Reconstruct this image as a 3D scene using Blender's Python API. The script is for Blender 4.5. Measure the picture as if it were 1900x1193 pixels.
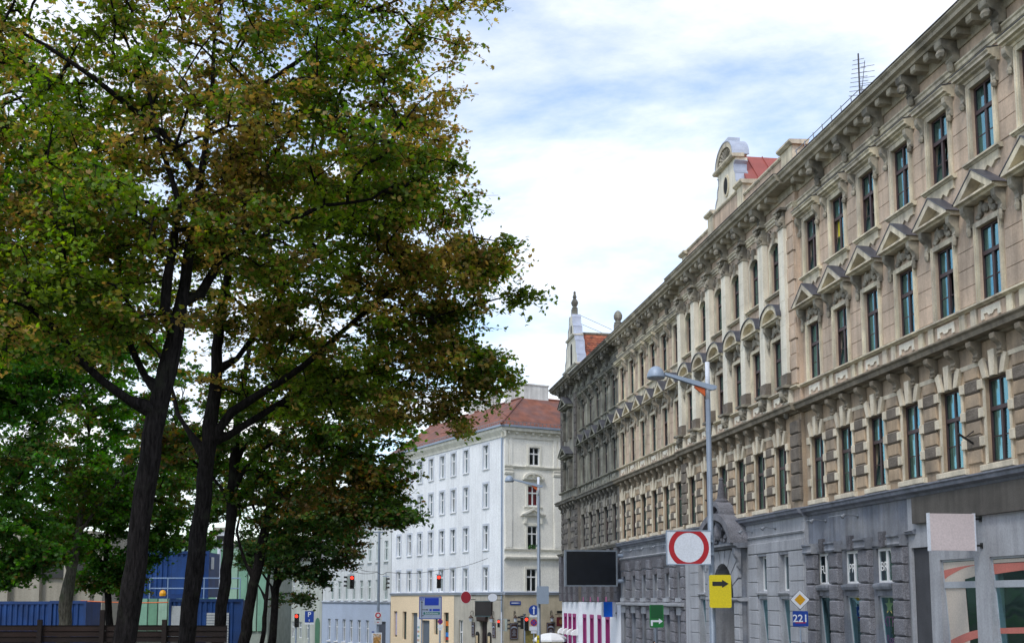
import bpy, bmesh, math, random
import numpy as np
from mathutils import Vector, Matrix
random.seed(7); rng = np.random.default_rng(11)
R = math.radians
scene = bpy.context.scene
for o in list(bpy.data.objects): bpy.data.objects.remove(o)
col = scene.collection

# ------------------------------------------------------------------ camera
F_PX, TILT, CX, HOR, EYE = 2150.0, R(7.0), 950.0, 1110.0, 4.3
CY = HOR - F_PX*math.tan(TILT)
cam_d = bpy.data.cameras.new('camera'); cam = bpy.data.objects.new('camera', cam_d); col.objects.link(cam)
cam_d.sensor_width = 36; cam_d.lens = F_PX/1900*36
cam_d.shift_y = (CY-596.5)/1900
cam_d.clip_start = .3; cam_d.clip_end = 3000
cam.location = (0, 0, EYE); cam.rotation_euler = (R(90)+TILT, 0, 0)
scene.camera = cam
CT, ST = math.cos(TILT), math.sin(TILT)
def at(x, y, Y):
    """world point seen at photo pixel (x, y) at distance Y down the street"""
    u = (x-CX)/F_PX; v = (CY-y)/F_PX
    k = Y/(CT-v*ST)
    return Vector((u*k, Y, EYE+(ST+v*CT)*k))
def ppm(Y): return F_PX/Y

# ------------------------------------------------------------------ world and sun
SUN_EL, SUN_AZ = R(52), R(207)       # compass angle of the sun from +Y, clockwise
w = bpy.data.worlds.new('World'); scene.world = w; w.use_nodes = True
nt = w.node_tree; nt.nodes.clear()
def N(t, **k):
    n = nt.nodes.new(t)
    for a, b in k.items(): setattr(n, a, b)
    return n
sky = N('ShaderNodeTexSky', sky_type='NISHITA', sun_disc=False, sun_elevation=SUN_EL, sun_rotation=SUN_AZ)
sky.air_density = 1.0; sky.dust_density = .2; sky.ozone_density = 1.5
tc = N('ShaderNodeTexCoord')
sep = N('ShaderNodeSeparateXYZ'); nt.links.new(tc.outputs['Generated'], sep.inputs[0])
zc = N('ShaderNodeMath', operation='MAXIMUM'); nt.links.new(sep.outputs['Z'], zc.inputs[0]); zc.inputs[1].default_value = 0.0
za = N('ShaderNodeMath', operation='ADD'); nt.links.new(zc.outputs[0], za.inputs[0]); za.inputs[1].default_value = .22
dx = N('ShaderNodeMath', operation='DIVIDE'); nt.links.new(sep.outputs['X'], dx.inputs[0]); nt.links.new(za.outputs[0], dx.inputs[1])
dy = N('ShaderNodeMath', operation='DIVIDE'); nt.links.new(sep.outputs['Y'], dy.inputs[0]); nt.links.new(za.outputs[0], dy.inputs[1])
cmb = N('ShaderNodeCombineXYZ'); nt.links.new(dx.outputs[0], cmb.inputs[0]); nt.links.new(dy.outputs[0], cmb.inputs[1])
mp = N('ShaderNodeMapping'); nt.links.new(cmb.outputs[0], mp.inputs[0])
mp.inputs['Rotation'].default_value = (0, 0, R(38)); mp.inputs['Scale'].default_value = (.8, 1.15, 1); mp.inputs['Location'].default_value = (1.35, .2, 0)
n1 = N('ShaderNodeTexNoise'); n1.inputs['Scale'].default_value = 1.55; n1.inputs['Detail'].default_value = 9; n1.inputs['Roughness'].default_value = .6; n1.inputs['Distortion'].default_value = .2
nt.links.new(mp.outputs[0], n1.inputs['Vector'])
rp = N('ShaderNodeValToRGB'); rp.color_ramp.elements[0].position = .37; rp.color_ramp.elements[1].position = .61
rp.color_ramp.elements[0].color = (.13, .13, .13, 1); rp.color_ramp.elements[1].color = (1, 1, 1, 1)
nt.links.new(n1.outputs['Fac'], rp.inputs[0])
n2 = N('ShaderNodeTexNoise'); n2.inputs['Scale'].default_value = 2.6; n2.inputs['Detail'].default_value = 6
nt.links.new(mp.outputs[0], n2.inputs['Vector'])
rp2 = N('ShaderNodeValToRGB'); rp2.color_ramp.elements[0].position = .3; rp2.color_ramp.elements[1].position = .7
rp2.color_ramp.elements[0].color = (6.6, 6.75, 7.1, 1); rp2.color_ramp.elements[1].color = (8.2, 8.2, 8.3, 1)
nt.links.new(n2.outputs['Fac'], rp2.inputs[0])
hsv = N('ShaderNodeHueSaturation'); hsv.inputs['Saturation'].default_value = 1.15; hsv.inputs['Value'].default_value = 1.45; nt.links.new(sky.outputs[0], hsv.inputs['Color'])
mx = N('ShaderNodeMixRGB'); nt.links.new(rp.outputs[0], mx.inputs['Fac']); nt.links.new(hsv.outputs[0], mx.inputs[1]); nt.links.new(rp2.outputs[0], mx.inputs[2])
bg = N('ShaderNodeBackground'); bg.inputs['Strength'].default_value = .15; nt.links.new(mx.outputs[0], bg.inputs['Color'])
out = N('ShaderNodeOutputWorld'); nt.links.new(bg.outputs[0], out.inputs['Surface'])
sun_d = bpy.data.lights.new('sun', 'SUN'); sun_d.energy = 1.5; sun_d.angle = R(12); sun_d.color = (1, .95, .87)
sun = bpy.data.objects.new('sun', sun_d); col.objects.link(sun)
sv = Vector((math.sin(SUN_AZ)*math.cos(SUN_EL), math.cos(SUN_AZ)*math.cos(SUN_EL), math.sin(SUN_EL)))
sun.rotation_euler = sv.to_track_quat('Z', 'Y').to_euler(); sun.location = (-20, -20, 40)
vs = scene.view_settings; vs.view_transform = 'Standard'; vs.look = 'None'; vs.gamma = 1; vs.exposure = 0.25; vs.use_curve_mapping = False
try:
    scene.cycles.max_bounces = 6; scene.cycles.transparent_max_bounces = 12
except Exception: pass

# ------------------------------------------------------------------ materials
MATS = {}
def mat(name, c, rough=.8, var=.18, scale=1.2, bump=.0, bscale=30., streak=0., metal=0., spec=.4, dark=None, tint=None, fine=.1, emit=0):
    """procedural surface: large mottling, fine grain, rain streaks, relief"""
    if name in MATS: return MATS[name]
    m = bpy.data.materials.new(name); m.use_nodes = True; t = m.node_tree; L = t.links
    b = t.nodes['Principled BSDF']; b.inputs['Roughness'].default_value = rough; b.inputs['Metallic'].default_value = metal
    b.inputs['Specular IOR Level'].default_value = spec
    g = t.nodes.new('ShaderNodeNewGeometry')
    def noise(sc, det, vec=None):
        n = t.nodes.new('ShaderNodeTexNoise'); n.inputs['Scale'].default_value = sc; n.inputs['Detail'].default_value = det
        L.new(vec or g.outputs['Position'], n.inputs['Vector']); return n
    def ramp(src, p0, p1, a, bb):
        r = t.nodes.new('ShaderNodeMapRange'); r.inputs['From Min'].default_value = p0; r.inputs['From Max'].default_value = p1
        r.inputs['To Min'].default_value = a; r.inputs['To Max'].default_value = bb; L.new(src, r.inputs['Value']); return r.outputs[0]
    a = ramp(noise(scale, 6).outputs['Fac'], .3, .7, 1-var, 1+var)
    f = ramp(noise(scale*14+3, 4).outputs['Fac'], .3, .7, 1-fine, 1+fine)
    mm = t.nodes.new('ShaderNodeMath'); mm.operation = 'MULTIPLY'; L.new(a, mm.inputs[0]); L.new(f, mm.inputs[1]); v = mm.outputs[0]
    if streak:
        mpn = t.nodes.new('ShaderNodeMapping'); mpn.inputs['Scale'].default_value = (2.2, 2.2, .16); L.new(g.outputs['Position'], mpn.inputs[0])
        s = ramp(noise(1.6, 6, mpn.outputs[0]).outputs['Fac'], .42, .72, 1, 1-streak)
        m2 = t.nodes.new('ShaderNodeMath'); m2.operation = 'MULTIPLY'; L.new(v, m2.inputs[0]); L.new(s, m2.inputs[1]); v = m2.outputs[0]
    base = t.nodes.new('ShaderNodeRGB'); base.outputs[0].default_value = (*c, 1); src = base.outputs[0]
    if tint:
        mxr = t.nodes.new('ShaderNodeMixRGB'); L.new(ramp(noise(scale*.6+.1, 5).outputs['Fac'], .42, .62, 0, 1), mxr.inputs[0])
        L.new(src, mxr.inputs[1]); mxr.inputs[2].default_value = (*tint, 1); src = mxr.outputs[0]
    sc = t.nodes.new('ShaderNodeVectorMath'); sc.operation = 'SCALE'; L.new(src, sc.inputs[0]); L.new(v, sc.inputs['Scale'])
    L.new(sc.outputs[0], b.inputs['Base Color'])
    if bump:
        bn = t.nodes.new('ShaderNodeBump'); bn.inputs['Strength'].default_value = bump; bn.inputs['Distance'].default_value = .03
        L.new(noise(bscale, 5).outputs['Fac'], bn.inputs['Height']); L.new(bn.outputs[0], b.inputs['Normal'])
    if emit:
        b.inputs['Emission Color'].default_value = (*c, 1); b.inputs['Emission Strength'].default_value = emit
    MATS[name] = m; return m
def glass(name, tint=(.55, .74, .76), gl=(.48, .82, .90), boost=.20):
    if name in MATS: return MATS[name]
    m = bpy.data.materials.new(name); m.use_nodes = True; t = m.node_tree; t.nodes.clear()
    tr = t.nodes.new('ShaderNodeBsdfTransparent'); tr.inputs[0].default_value = (*tint, 1)
    g = t.nodes.new('ShaderNodeBsdfGlossy'); g.inputs['Roughness'].default_value = .03; g.inputs[0].default_value = (*gl, 1)
    geo = t.nodes.new('ShaderNodeNewGeometry')
    no = t.nodes.new('ShaderNodeTexNoise'); no.inputs['Scale'].default_value = 1.1; no.inputs['Detail'].default_value = 1
    t.links.new(geo.outputs['Position'], no.inputs['Vector'])
    bn = t.nodes.new('ShaderNodeBump'); bn.inputs['Strength'].default_value = .12; bn.inputs['Distance'].default_value = .1
    t.links.new(no.outputs['Fac'], bn.inputs['Height']); t.links.new(bn.outputs[0], g.inputs['Normal'])
    dt = t.nodes.new('ShaderNodeVectorMath'); dt.operation = 'DOT_PRODUCT'; t.links.new(geo.outputs['Incoming'], dt.inputs[0]); t.links.new(geo.outputs['Normal'], dt.inputs[1])
    def M_(op, a, b_):
        n = t.nodes.new('ShaderNodeMath'); n.operation = op
        for i, q in enumerate((a, b_)):
            if isinstance(q, (int, float)): n.inputs[i].default_value = q
            elif q is not None: t.links.new(q, n.inputs[i])
        return n
    ab = M_('ABSOLUTE', dt.outputs['Value'], None); fr = M_('MULTIPLY_ADD', M_('POWER', M_('SUBTRACT', 1., ab.outputs[0]).outputs[0], 5.).outputs[0], .95); fr.inputs[2].default_value = .05
    ad = t.nodes.new('ShaderNodeMath'); ad.operation = 'ADD'; ad.use_clamp = True; ad.inputs[1].default_value = boost; t.links.new(fr.outputs[0], ad.inputs[0])
    x = t.nodes.new('ShaderNodeMixShader'); t.links.new(ad.outputs[0], x.inputs[0]); t.links.new(tr.outputs[0], x.inputs[1]); t.links.new(g.outputs[0], x.inputs[2])
    o = t.nodes.new('ShaderNodeOutputMaterial'); t.links.new(x.outputs[0], o.inputs[0])
    MATS[name] = m; return m

# ------------------------------------------------------------------ mesh helpers
class MB:
    def __init__(s): s.v = []; s.f = []; s.m = []; s.cur = 0
    def add(s, vs, fs):
        k = len(s.v); s.v += [tuple(p) for p in vs]; s.f += [tuple(i+k for i in f) for f in fs]; s.m += [s.cur]*len(fs); return s
    def box(s, x0, x1, y0, y1, z0, z1):
        return s.add([(x0,y0,z0),(x1,y0,z0),(x1,y1,z0),(x0,y1,z0),(x0,y0,z1),(x1,y0,z1),(x1,y1,z1),(x0,y1,z1)],
                     [(3,2,1,0),(4,5,6,7),(0,1,5,4),(1,2,6,5),(2,3,7,6),(3,0,4,7)])
    def cushion(s, x0, x1, z0, z1, y0, y1, i=.04):
        """block on a wall, face towards +y, edges bevelled by i"""
        return s.add([(x0,y0,z0),(x1,y0,z0),(x1,y0,z1),(x0,y0,z1),(x0,y1-i,z0),(x1,y1-i,z0),(x1,y1-i,z1),(x0,y1-i,z1),
                      (x0+i,y1,z0+i),(x1-i,y1,z0+i),(x1-i,y1,z1-i),(x0+i,y1,z1-i)],
                     [(0,1,5,4),(1,2,6,5),(2,3,7,6),(3,0,4,7),(4,5,9,8),(5,6,10,9),(6,7,11,10),(7,4,8,11),(8,9,10,11)])
    def plate(s, poly, y0, y1):
        """polygon in (x, z) given thickness y0..y1"""
        n = len(poly)
        return s.add([(a,y0,b) for a,b in poly]+[(a,y1,b) for a,b in poly],
                     [tuple(range(n)), tuple(range(2*n-1,n-1,-1))]+[(i,(i+1)%n,(i+1)%n+n,i+n) for i in range(n)])
    def run(s, prof, x0, x1):
        """profile in (y, z) run along x"""
        n = len(prof)
        return s.add([(x0,a,b) for a,b in prof]+[(x1,a,b) for a,b in prof],
                     [tuple(range(n)), tuple(range(2*n-1,n-1,-1))]+[(i,(i+1)%n,(i+1)%n+n,i+n) for i in range(n)])
    def tube(s, pts, rad, n=8, cap=True):
        pts = [Vector(p) for p in pts]; k = len(pts)
        if not hasattr(rad, '__len__'): rad = [rad]*k
        vs = []; fs = []; prev = None
        for i, p in enumerate(pts):
            d = (pts[min(i+1,k-1)]-pts[max(i-1,0)]).normalized()
            a = d.orthogonal().normalized() if prev is None else (prev-d*prev.dot(d)).normalized()
            prev = a; b = d.cross(a)
            vs += [p+(a*math.cos(2*math.pi*j/n)+b*math.sin(2*math.pi*j/n))*rad[i] for j in range(n)]
        for i in range(k-1): fs += [(i*n+j,i*n+(j+1)%n,(i+1)*n+(j+1)%n,(i+1)*n+j) for j in range(n)]
        if cap: fs += [tuple(range(n-1,-1,-1)), tuple((k-1)*n+j for j in range(n))]
        return s.add(vs, fs)
    def lathe(s, prof, n=12, c=(0,0,0)):
        vs = [(c[0]+r*math.cos(2*math.pi*j/n), c[1]+r*math.sin(2*math.pi*j/n), c[2]+z) for r, z in prof for j in range(n)]; k = len(prof)
        fs = [(i*n+j,i*n+(j+1)%n,(i+1)*n+(j+1)%n,(i+1)*n+j) for i in range(k-1) for j in range(n)]
        fs += [tuple(range(n-1,-1,-1)), tuple((k-1)*n+j for j in range(n))]
        return s.add(vs, fs)
    def blob(s, c, r, n=6, m=4):
        vs = [(c[0],c[1],c[2]-r[2])]
        for i in range(1,m):
            t = math.pi*i/m
            vs += [(c[0]+r[0]*math.sin(t)*math.cos(2*math.pi*j/n), c[1]+r[1]*math.sin(t)*math.sin(2*math.pi*j/n), c[2]-r[2]*math.cos(t)) for j in range(n)]
        vs.append((c[0],c[1],c[2]+r[2])); e = len(vs)-1
        fs = [(0,1+(j+1)%n,1+j) for j in range(n)]+[(e,e-n+j,e-n+(j+1)%n) for j in range(n)]
        for i in range(m-2): fs += [(1+i*n+j,1+i*n+(j+1)%n,1+(i+1)*n+(j+1)%n,1+(i+1)*n+j) for j in range(n)]
        return s.add(vs, fs)
    def mesh(s, name, mats, smooth=False):
        me = bpy.data.meshes.new(name); me.from_pydata(s.v, [], s.f)
        if not isinstance(mats, (list, tuple)): mats = [mats]
        for m in mats: me.materials.append(m)
        bm = bmesh.new(); bm.from_mesh(me); bmesh.ops.recalc_face_normals(bm, faces=bm.faces); bm.to_mesh(me); bm.free()
        if len(mats) > 1: me.polygons.foreach_set('material_index', s.m)
        if smooth: me.polygons.foreach_set('use_smooth', [True]*len(me.polygons))
        return me
    def build(s, name, mats, parent=None, loc=(0,0,0), rot=(0,0,0), smooth=False):
        return inst(name, s.mesh(name, mats, smooth), parent, loc, rot)
def inst(name, me, parent=None, loc=(0,0,0), rot=(0,0,0)):
    o = bpy.data.objects.new(name, me); col.objects.link(o); o.parent = parent; o.location = loc; o.rotation_euler = rot
    return o
def thing(name, label, cat, loc=(0,0,0), rz=0, group=None):
    o = bpy.data.objects.new(name, None); col.objects.link(o); o.location = loc; o.rotation_euler = (0,0,rz)
    o.empty_display_size = .3
    o['label'] = label; o['category'] = cat
    if group: o['group'] = group
    return o
def tag(o, label, cat, group=None):
    o['label'] = label; o['category'] = cat
    if group: o['group'] = group
    return o
def text_mesh(s, size, m, align='CENTER', bold=0.0):
    c = bpy.data.curves.new('lettering', 'FONT'); c.body = s; c.size = size; c.align_x = align; c.align_y = 'CENTER'; c.extrude = .004; c.offset = bold; c.resolution_u = 3
    o = bpy.data.objects.new('tmp', c); col.objects.link(o)
    dg = bpy.context.evaluated_depsgraph_get(); me = bpy.data.meshes.new_from_object(o.evaluated_get(dg))
    bpy.data.objects.remove(o); bpy.data.curves.remove(c); me.materials.clear(); me.materials.append(m); me.name = 'lettering'
    return me
def arc(cx, cz, r, a0, a1, n, rz=None):
    rz = rz or r
    return [(cx+r*math.cos(R(a0+(a1-a0)*i/n)), cz+rz*math.sin(R(a0+(a1-a0)*i/n))) for i in range(n+1)]
def wall(mb, x0, x1, z0, z1, holes, y=0., depth=.3):
    """wall face at y with rectangular openings (x0,x1,z0,z1) and their reveals"""
    xs = sorted({x0, x1, *[h[i] for h in holes for i in (0, 1) if x0 < h[i] < x1]})
    zs = sorted({z0, z1, *[h[i] for h in holes for i in (2, 3) if z0 < h[i] < z1]})
    for a, b in zip(xs, xs[1:]):
        run0 = None
        for c, d in zip(zs, zs[1:]):
            mxx, mz = (a+b)/2, (c+d)/2
            hole = any(h[0] < mxx < h[1] and h[2] < mz < h[3] for h in holes)
            if not hole: mb.add([(a,y,c),(b,y,c),(b,y,d),(a,y,d)], [(0,1,2,3)])
    for h in holes:
        a, b, c, d = h[:4]; yy = y-depth
        mb.add([(a,y,c),(b,y,c),(b,y,d),(a,y,d),(a,yy,c),(b,yy,c),(b,yy,d),(a,yy,d)], [(0,1,5,4),(1,2,6,5),(2,3,7,6),(3,0,4,7)])
    return mb
# ------------------------------------------------------------------ ground
def sstep(a, b, x):
    t = min(1, max(0, (x-a)/(b-a))); return t*t*(3-2*t)
def hg(X, Y):
    """ground height: the street dips away from the camera, the park on the left is a raised bank"""
    base = -1.2*sstep(68, 100, Y) - 1.6*sstep(105, 160, Y)
    bank = 1.6*(1-sstep(-3.2, 1.5, X))*(1-sstep(64, 78, Y))*sstep(-60, -45, X)
    return base+bank
def sheet(name, xs, ys, m, dz=0.):
    vs = [(x, y, hg(x, y)+dz) for y in ys for x in xs]; n = len(xs)
    me = bpy.data.meshes.new(name); me.from_pydata(vs, [], [(j*n+i, j*n+i+1, (j+1)*n+i+1, (j+1)*n+i) for j in range(len(ys)-1) for i in range(n-1)])
    me.materials.append(m); me.polygons.foreach_set('use_smooth', [True]*len(me.polygons)); o = inst(name, me); o['kind'] = 'structure'; return o
ax = [-1200, -500, -200, -100]+list(range(-70, 71, 3))+[100, 200, 500, 1200]
ay = [-300, -100, -40, -10]+list(range(0, 181, 3))+[220, 300, 500, 900, 1500]
m_asph = mat('asphalt', (.05, .05, .052), .9, .15, .5, .4, 60)
m_soil = mat('park_soil', (.10, .085, .06), .95, .3, .6, .6, 20, tint=(.06, .09, .03))
sheet('ground', ax, ay, m_soil)
sheet('road', [2.2, 4, 6, 8, 9.6], list(range(-20, 160, 4)), m_asph, .006)

# ------------------------------------------------------------------ palettes of the long street front
FE = F_PX/CT
dirv = Vector(((620-CX)/FE, 1, 0)).normalized()
nrm = Vector((-dirv.y, dirv.x, 0))
P0 = Vector((19.0, 0, 0)); FROT = math.atan2(dirv.y, dirv.x)
def fw(s, y=0, z=0): return P0+dirv*s+nrm*y+Vector((0, 0, z))
m_glass = glass('window_glass')
m_clear = glass('window_glass_clear', (.80, .86, .88), (.85, .95, 1.), .03)
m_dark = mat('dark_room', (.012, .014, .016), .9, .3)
m_lead = mat('lead_sheet', (.065, .067, .085), .45, .25, 2, .15, 8, spec=.5)
m_leadl = mat('zinc_sheet', (.42, .46, .55), .4, .15, 2, .1, 6, metal=.3)
m_frame = mat('window_frame_brown', (.055, .032, .035), .5, .15, 3)
m_framew = mat('window_frame_white', (.72, .73, .75), .5, .06, 3)
m_curt = mat('net_curtain', (.75, .76, .76), .9, .1, 3)
TAN = dict(wall=mat('plaster_pink', (.57, .44, .335), .9, .16, .8, .12, 40, streak=.34, tint=(.47, .375, .295)),
           trim=mat('trim_cream', (.70, .63, .475), .9, .2, 1.2, .15, 30, streak=.42, tint=(.53, .475, .385)),
           pil=mat('pilaster_pale', (.74, .70, .595), .9, .1, 1.2, .1, 30, streak=.2),
           tan=mat('plaster_tan', (.46, .345, .235), .9, .28, 1.0, .2, 25, streak=.3, tint=(.34, .27, .2)),
           ear=mat('ear_stone', (.66, .59, .465), .9, .2, 1.5, .2, 25, streak=.25),
           rough=mat('rough_stone', (.17, .145, .12), .95, .25, 2.5, 1., 16, fine=.35),
           belt=mat('belt_stone', (.24, .205, .155), .9, .32, 1.2, .3, 22, streak=.35),
           orn=mat('ornament', (.34, .31, .25), .9, .35, 2.5, .5, 20, tint=(.16, .148, .125)),
           corn=mat('cornice_stone', (.48, .43, .335), .9, .3, 1.0, .25, 22, streak=.3, tint=(.33, .3, .24)),
           reveal=mat('reveal', (.40, .36, .30), .9, .15, 1.2), cap=m_lead, frame=m_frame)
SOOT = dict(wall=mat('soot_wall', (.27, .265, .225), .9, .3, .9, .2, 25, streak=.5, tint=(.17, .165, .145)),
            trim=mat('soot_trim', (.25, .25, .21), .9, .3, 1.3, .25, 25, streak=.45, tint=(.15, .15, .135)),
            pil=mat('soot_pil', (.26, .255, .215), .9, .25, 1.2, .2, 25, streak=.4),
            tan=mat('soot_tan', (.22, .20, .175), .9, .3, 1.2, .3, 22, streak=.4, tint=(.14, .13, .12)),
            ear=mat('soot_ear', (.28, .265, .23), .9, .3, 1.5, .3, 22, streak=.4),
            rough=mat('soot_rough', (.10, .093, .088), .95, .25, 2.5, 1., 16, fine=.35),
            belt=mat('soot_belt', (.17, .16, .14), .9, .3, 1.2, .3, 22, streak=.4),
            orn=mat('soot_ornament', (.13, .125, .11), .9, .35, 2.5, .5, 20),
            corn=mat('soot_cornice', (.16, .15, .125), .9, .35, 1.0, .3, 22, streak=.5, tint=(.22, .205, .165)),
            reveal=mat('soot_reveal', (.16, .155, .14), .9, .2, 1.2), cap=mat('soot_lead', (.07, .072, .085), .5, .25, 2), frame=m_frame)

def console_prof(h, p): return [(0,0),(0,h),(p,h),(p,h*.86),(p*.97,h*.72),(p*.78,h*.58),(p*.5,h*.46),(p*.36,h*.3),(p*.44,h*.14),(p*.3,.0)]
def relief(wd, h, n, seed, y=.1):
    r = random.Random(seed); b = MB()
    b.blob((0, y*.5, h*.5), (wd*.13, y, h*.34))
    for i in range(n):
        x = r.uniform(.1, .48)*wd; z = r.uniform(.08, .92)*h; a = r.uniform(.05, .1)*wd
        for sx in (-1, 1): b.blob((sx*x, y*.3, z), (a*r.uniform(.7, 1.4), y*r.uniform(.5, .9), a*r.uniform(.7, 1.5)), 5, 3)
    return b
WIN = {}
def win_kit(wd, h, split=.64, bars=True, fm=m_frame, arch=0.):
    key = (round(wd,3), round(h,3), fm.name, bars, arch)
    if key in WIN: return WIN[key]
    b = MB(); t = .075; d = .07; zt = h*split; x = wd/2
    b.box(-x, -x+t, -d, 0, 0, h); b.box(x-t, x, -d, 0, 0, h); b.box(-x+t, x-t, -d, 0, 0, t); b.box(-x+t, x-t, -d, 0, h-t, h)
    b.box(-x+t, x-t, -d, .025, zt-.06, zt+.06); b.box(-.055, .055, -d+.005, .012, t, zt-.06); b.box(-.04, .04, -d+.005, .012, zt+.06, h-t)
    if bars:
        for sx in (-1, 1): b.box(min(sx*.055, sx*(x-t)), max(sx*.055, sx*(x-t)), -.045, -.018, zt*.48, zt*.48+.03)
    fr = b.mesh('window', fm)
    pw = x-t-.045
    gm = m_glass if fm is m_frame else m_clear
    lo = MB().box(-pw/2, pw/2, -.008, 0, 0, zt-.06-t).mesh('pane', gm)
    up = MB().box(-pw/2, pw/2, -.008, 0, 0, h-t-zt-.06).mesh('pane', gm)
    c = MB(); k = 14; cw = wd*.36
    pts = [(-cw/2+cw*i/k, .03*(i % 2)) for i in range(k+1)]
    c.add([(a, y, 0) for a, y in pts]+[(a, y, h-.12) for a, y in pts], [(i, i+1, i+k+2, i+k+1) for i in range(k)])
    cu = c.mesh('curtain', m_curt)
    WIN[key] = (fr, lo, up, cu, pw, t, zt, h, x); return WIN[key]
def place_window(parent, s, y, z, wd, h, rnd, fm=m_frame, bars=True, curtain=.6, tilt=.15, name='window', cmat=None, split=.64):
    fr, lo, up, cu, pw, t, zt, hh, x = win_kit(wd, h, split, bars, fm)
    wo = inst(name, fr, parent, (s, y, z))
    for sx in (-1, 1):
        cxp = sx*(.05+pw/2)
        inst('pane', up, wo, (cxp, -.03, zt+.06), (R(rnd.uniform(-.6, .6)), 0, R(rnd.uniform(-.8, .8))))
        ti = R(rnd.uniform(5, 8)) if rnd.random() < tilt else R(rnd.uniform(-.6, .6))
        inst('pane', lo, wo, (cxp, -.03, t), (ti, 0, R(rnd.uniform(-.8, .8))))
    q = rnd.random()
    if q < curtain:
        for sx in ((-1, 1) if q < curtain*.7 else (1,)):
            c = inst('curtain', cu, wo, (sx*(x-wd*.2), -.2, .05))
            if cmat: c.data = c.data.copy(); c.data.materials[0] = cmat
    return wo

def kit(P):
    K = {}
    # --- third floor
    b = MB(); y = .07
    for sx in (-1, 1):
        a, c = sorted((sx*.6, sx*.78)); b.box(a, c, 0, y, 17.34, 19.78)
        a, c = sorted((sx*.66, sx*.74)); b.box(a, c, y, y+.025, 17.36, 19.7)
    b.box(-.6, .6, 0, y, 19.6, 19.78); K['surround3'] = b.mesh('window_surround', P['trim'])
    K['hood3'] = MB().run([(0,0),(.10,0),(.12,.07),(.24,.1),(.26,.15),(.36,.17),(.36,.25),(.41,.29),(.41,.33),(0,.42)], -1.02, 1.02).mesh('hood', P['trim'])
    K['hoodcap'] = MB().run([(.0,.424),(.43,.334),(.43,.352),(.0,.452)], -1.04, 1.04).mesh('hood_cap', P['cap'])
    K['console3'] = MB().run(console_prof(.62, .3), -.1, .1).blob((0, .12, -.06), (.09, .1, .13), 6, 4).mesh('console', P['orn'])
    K['sill3'] = MB().run([(0,-.12),(.1,-.12),(.16,-.06),(.2,-.06),(.2,0),(0,.03)], -.95, .95).mesh('sill', P['trim'])
    pts = [(-.8, 0)]
    for i in range(9):
        pts.append((-.8+.2*i, -.28 if i in (0, 8) else (-.42 if i % 2 == 0 else -.27)))
    pts += [(.8, 0)]
    K['apron3'] = MB().plate(pts, 0, .07).mesh('apron', P['trim'])
    # --- second floor
    b = MB()
    for sx in (-1, 1):
        a, c = sorted((sx*.58, sx*.74)); b.box(a, c, 0, y, 12.99, 15.42)
        a, c = sorted((sx*.64, sx*.70)); b.box(a, c, y, y+.025, 13.0, 15.34)
    b.box(-.58, .58, 0, y, 15.26, 15.42); K['surround2'] = b.mesh('window_surround', P['trim'])
    K['console2'] = MB().run(console_prof(.66, .34), -.1, .1).blob((0, .12, -.1), (.085, .09, .2), 6, 4).mesh('console', P['orn'])
    K['frieze2'] = relief(1.15, .46, 9, 3).mesh('relief', P['orn'])
    b = MB(); b.run([(0,0),(.32,0),(.36,.05),(.48,.07),(.48,.13),(0,.15)], -1.04, 1.04)
    for sx in (-1, 1): b.plate([(sx*1.04,.13),(0,.84),(0,.61),(sx*.7,.13)], 0, .48)
    b.plate([(-.72,.14),(.72,.14),(0,.63)], 0, .12); K['ped2'] = b.mesh('pediment', P['trim'])
    b = MB()
    for sx in (-1, 1): b.plate([(sx*1.12,.12),(0,.88),(0,.846),(sx*1.05,.135)], -.02, .50)
    K['pedcap2'] = b.mesh('pediment_cap', P['cap'])
    # segmental pediment of the central part
    b = MB(); b.run([(0,0),(.3,0),(.33,.05),(.42,.07),(.42,.13),(0,.15)], -.98, .98)
    b.plate(arc(0, .13, .98, 0, 180, 12, .66)+arc(0, .13, .74, 180, 0, 12, .46), 0, .42); b.plate(arc(0, .13, .76, 0, 180, 10, .48), 0, .13)
    K['seg2'] = b.mesh('pediment', P['trim'])
    K['segcap2'] = MB().plate(arc(0, .13, 1.03, 0, 180, 12, .70)+arc(0, .13, .985, 180, 0, 12, .664), -.02, .47).mesh('pediment_cap', m_lead)
    K['panel2'] = MB().cushion(-.72, .72, 12.36, 12.82, 0, .05, .02).mesh('panel', P['wall'])
    b = MB(); b.plate([(-.5,12.42),(-.36,12.42),(-.36,12.58),(-.18,12.58),(-.1,12.5),(.1,12.5),(.18,12.58),(.36,12.58),(.36,12.42),(.5,12.42),(.5,12.76),(-.5,12.76)], .05, .085)
    K['panelorn2'] = b.mesh('panel_ornament', P['pil'])
    K['post2'] = MB().cushion(-.16, .16, 12.32, 12.84, 0, .09, .02).mesh('post', P['trim'])
    # --- first floor
    K['key'] = MB().plate([(-.11,10.70),(.11,10.70),(.16,11.45),(-.16,11.45)], 0, .15).mesh('keystone', P['ear'])
    for sx, nm in ((-1, 'vl'), (1, 'vr')):
        K[nm] = MB().plate([(sx*.32,10.70),(sx*.54,10.70),(sx*.74,11.22),(sx*.50,11.3)], 0, .12).mesh('voussoir', P['ear'])
    K['gap1'] = MB().plate([(-.42,10.69),(.42,10.69),(.5,11.2),(-.5,11.2)], 0, .03).mesh('voussoir_gap', P['rough'])
    K['jamb1'] = MB().box(-.70,-.60,0,.04,8.2,10.68).box(.60,.70,0,.04,8.2,10.68).mesh('window_surround', P['ear'])
    K['ear'] = MB().cushion(-.14, .14, 0, .29, 0, .1, .015).mesh('ear_block', P['ear'])
    K['rough'] = MB().cushion(-.38, .38, 0, .40, 0, .09, .05).mesh('rough_block', P['rough'])
    K['cush'] = MB().cushion(-.40, .40, 0, .41, 0, .06, .035).mesh('wall_block', P['tan'])
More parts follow.
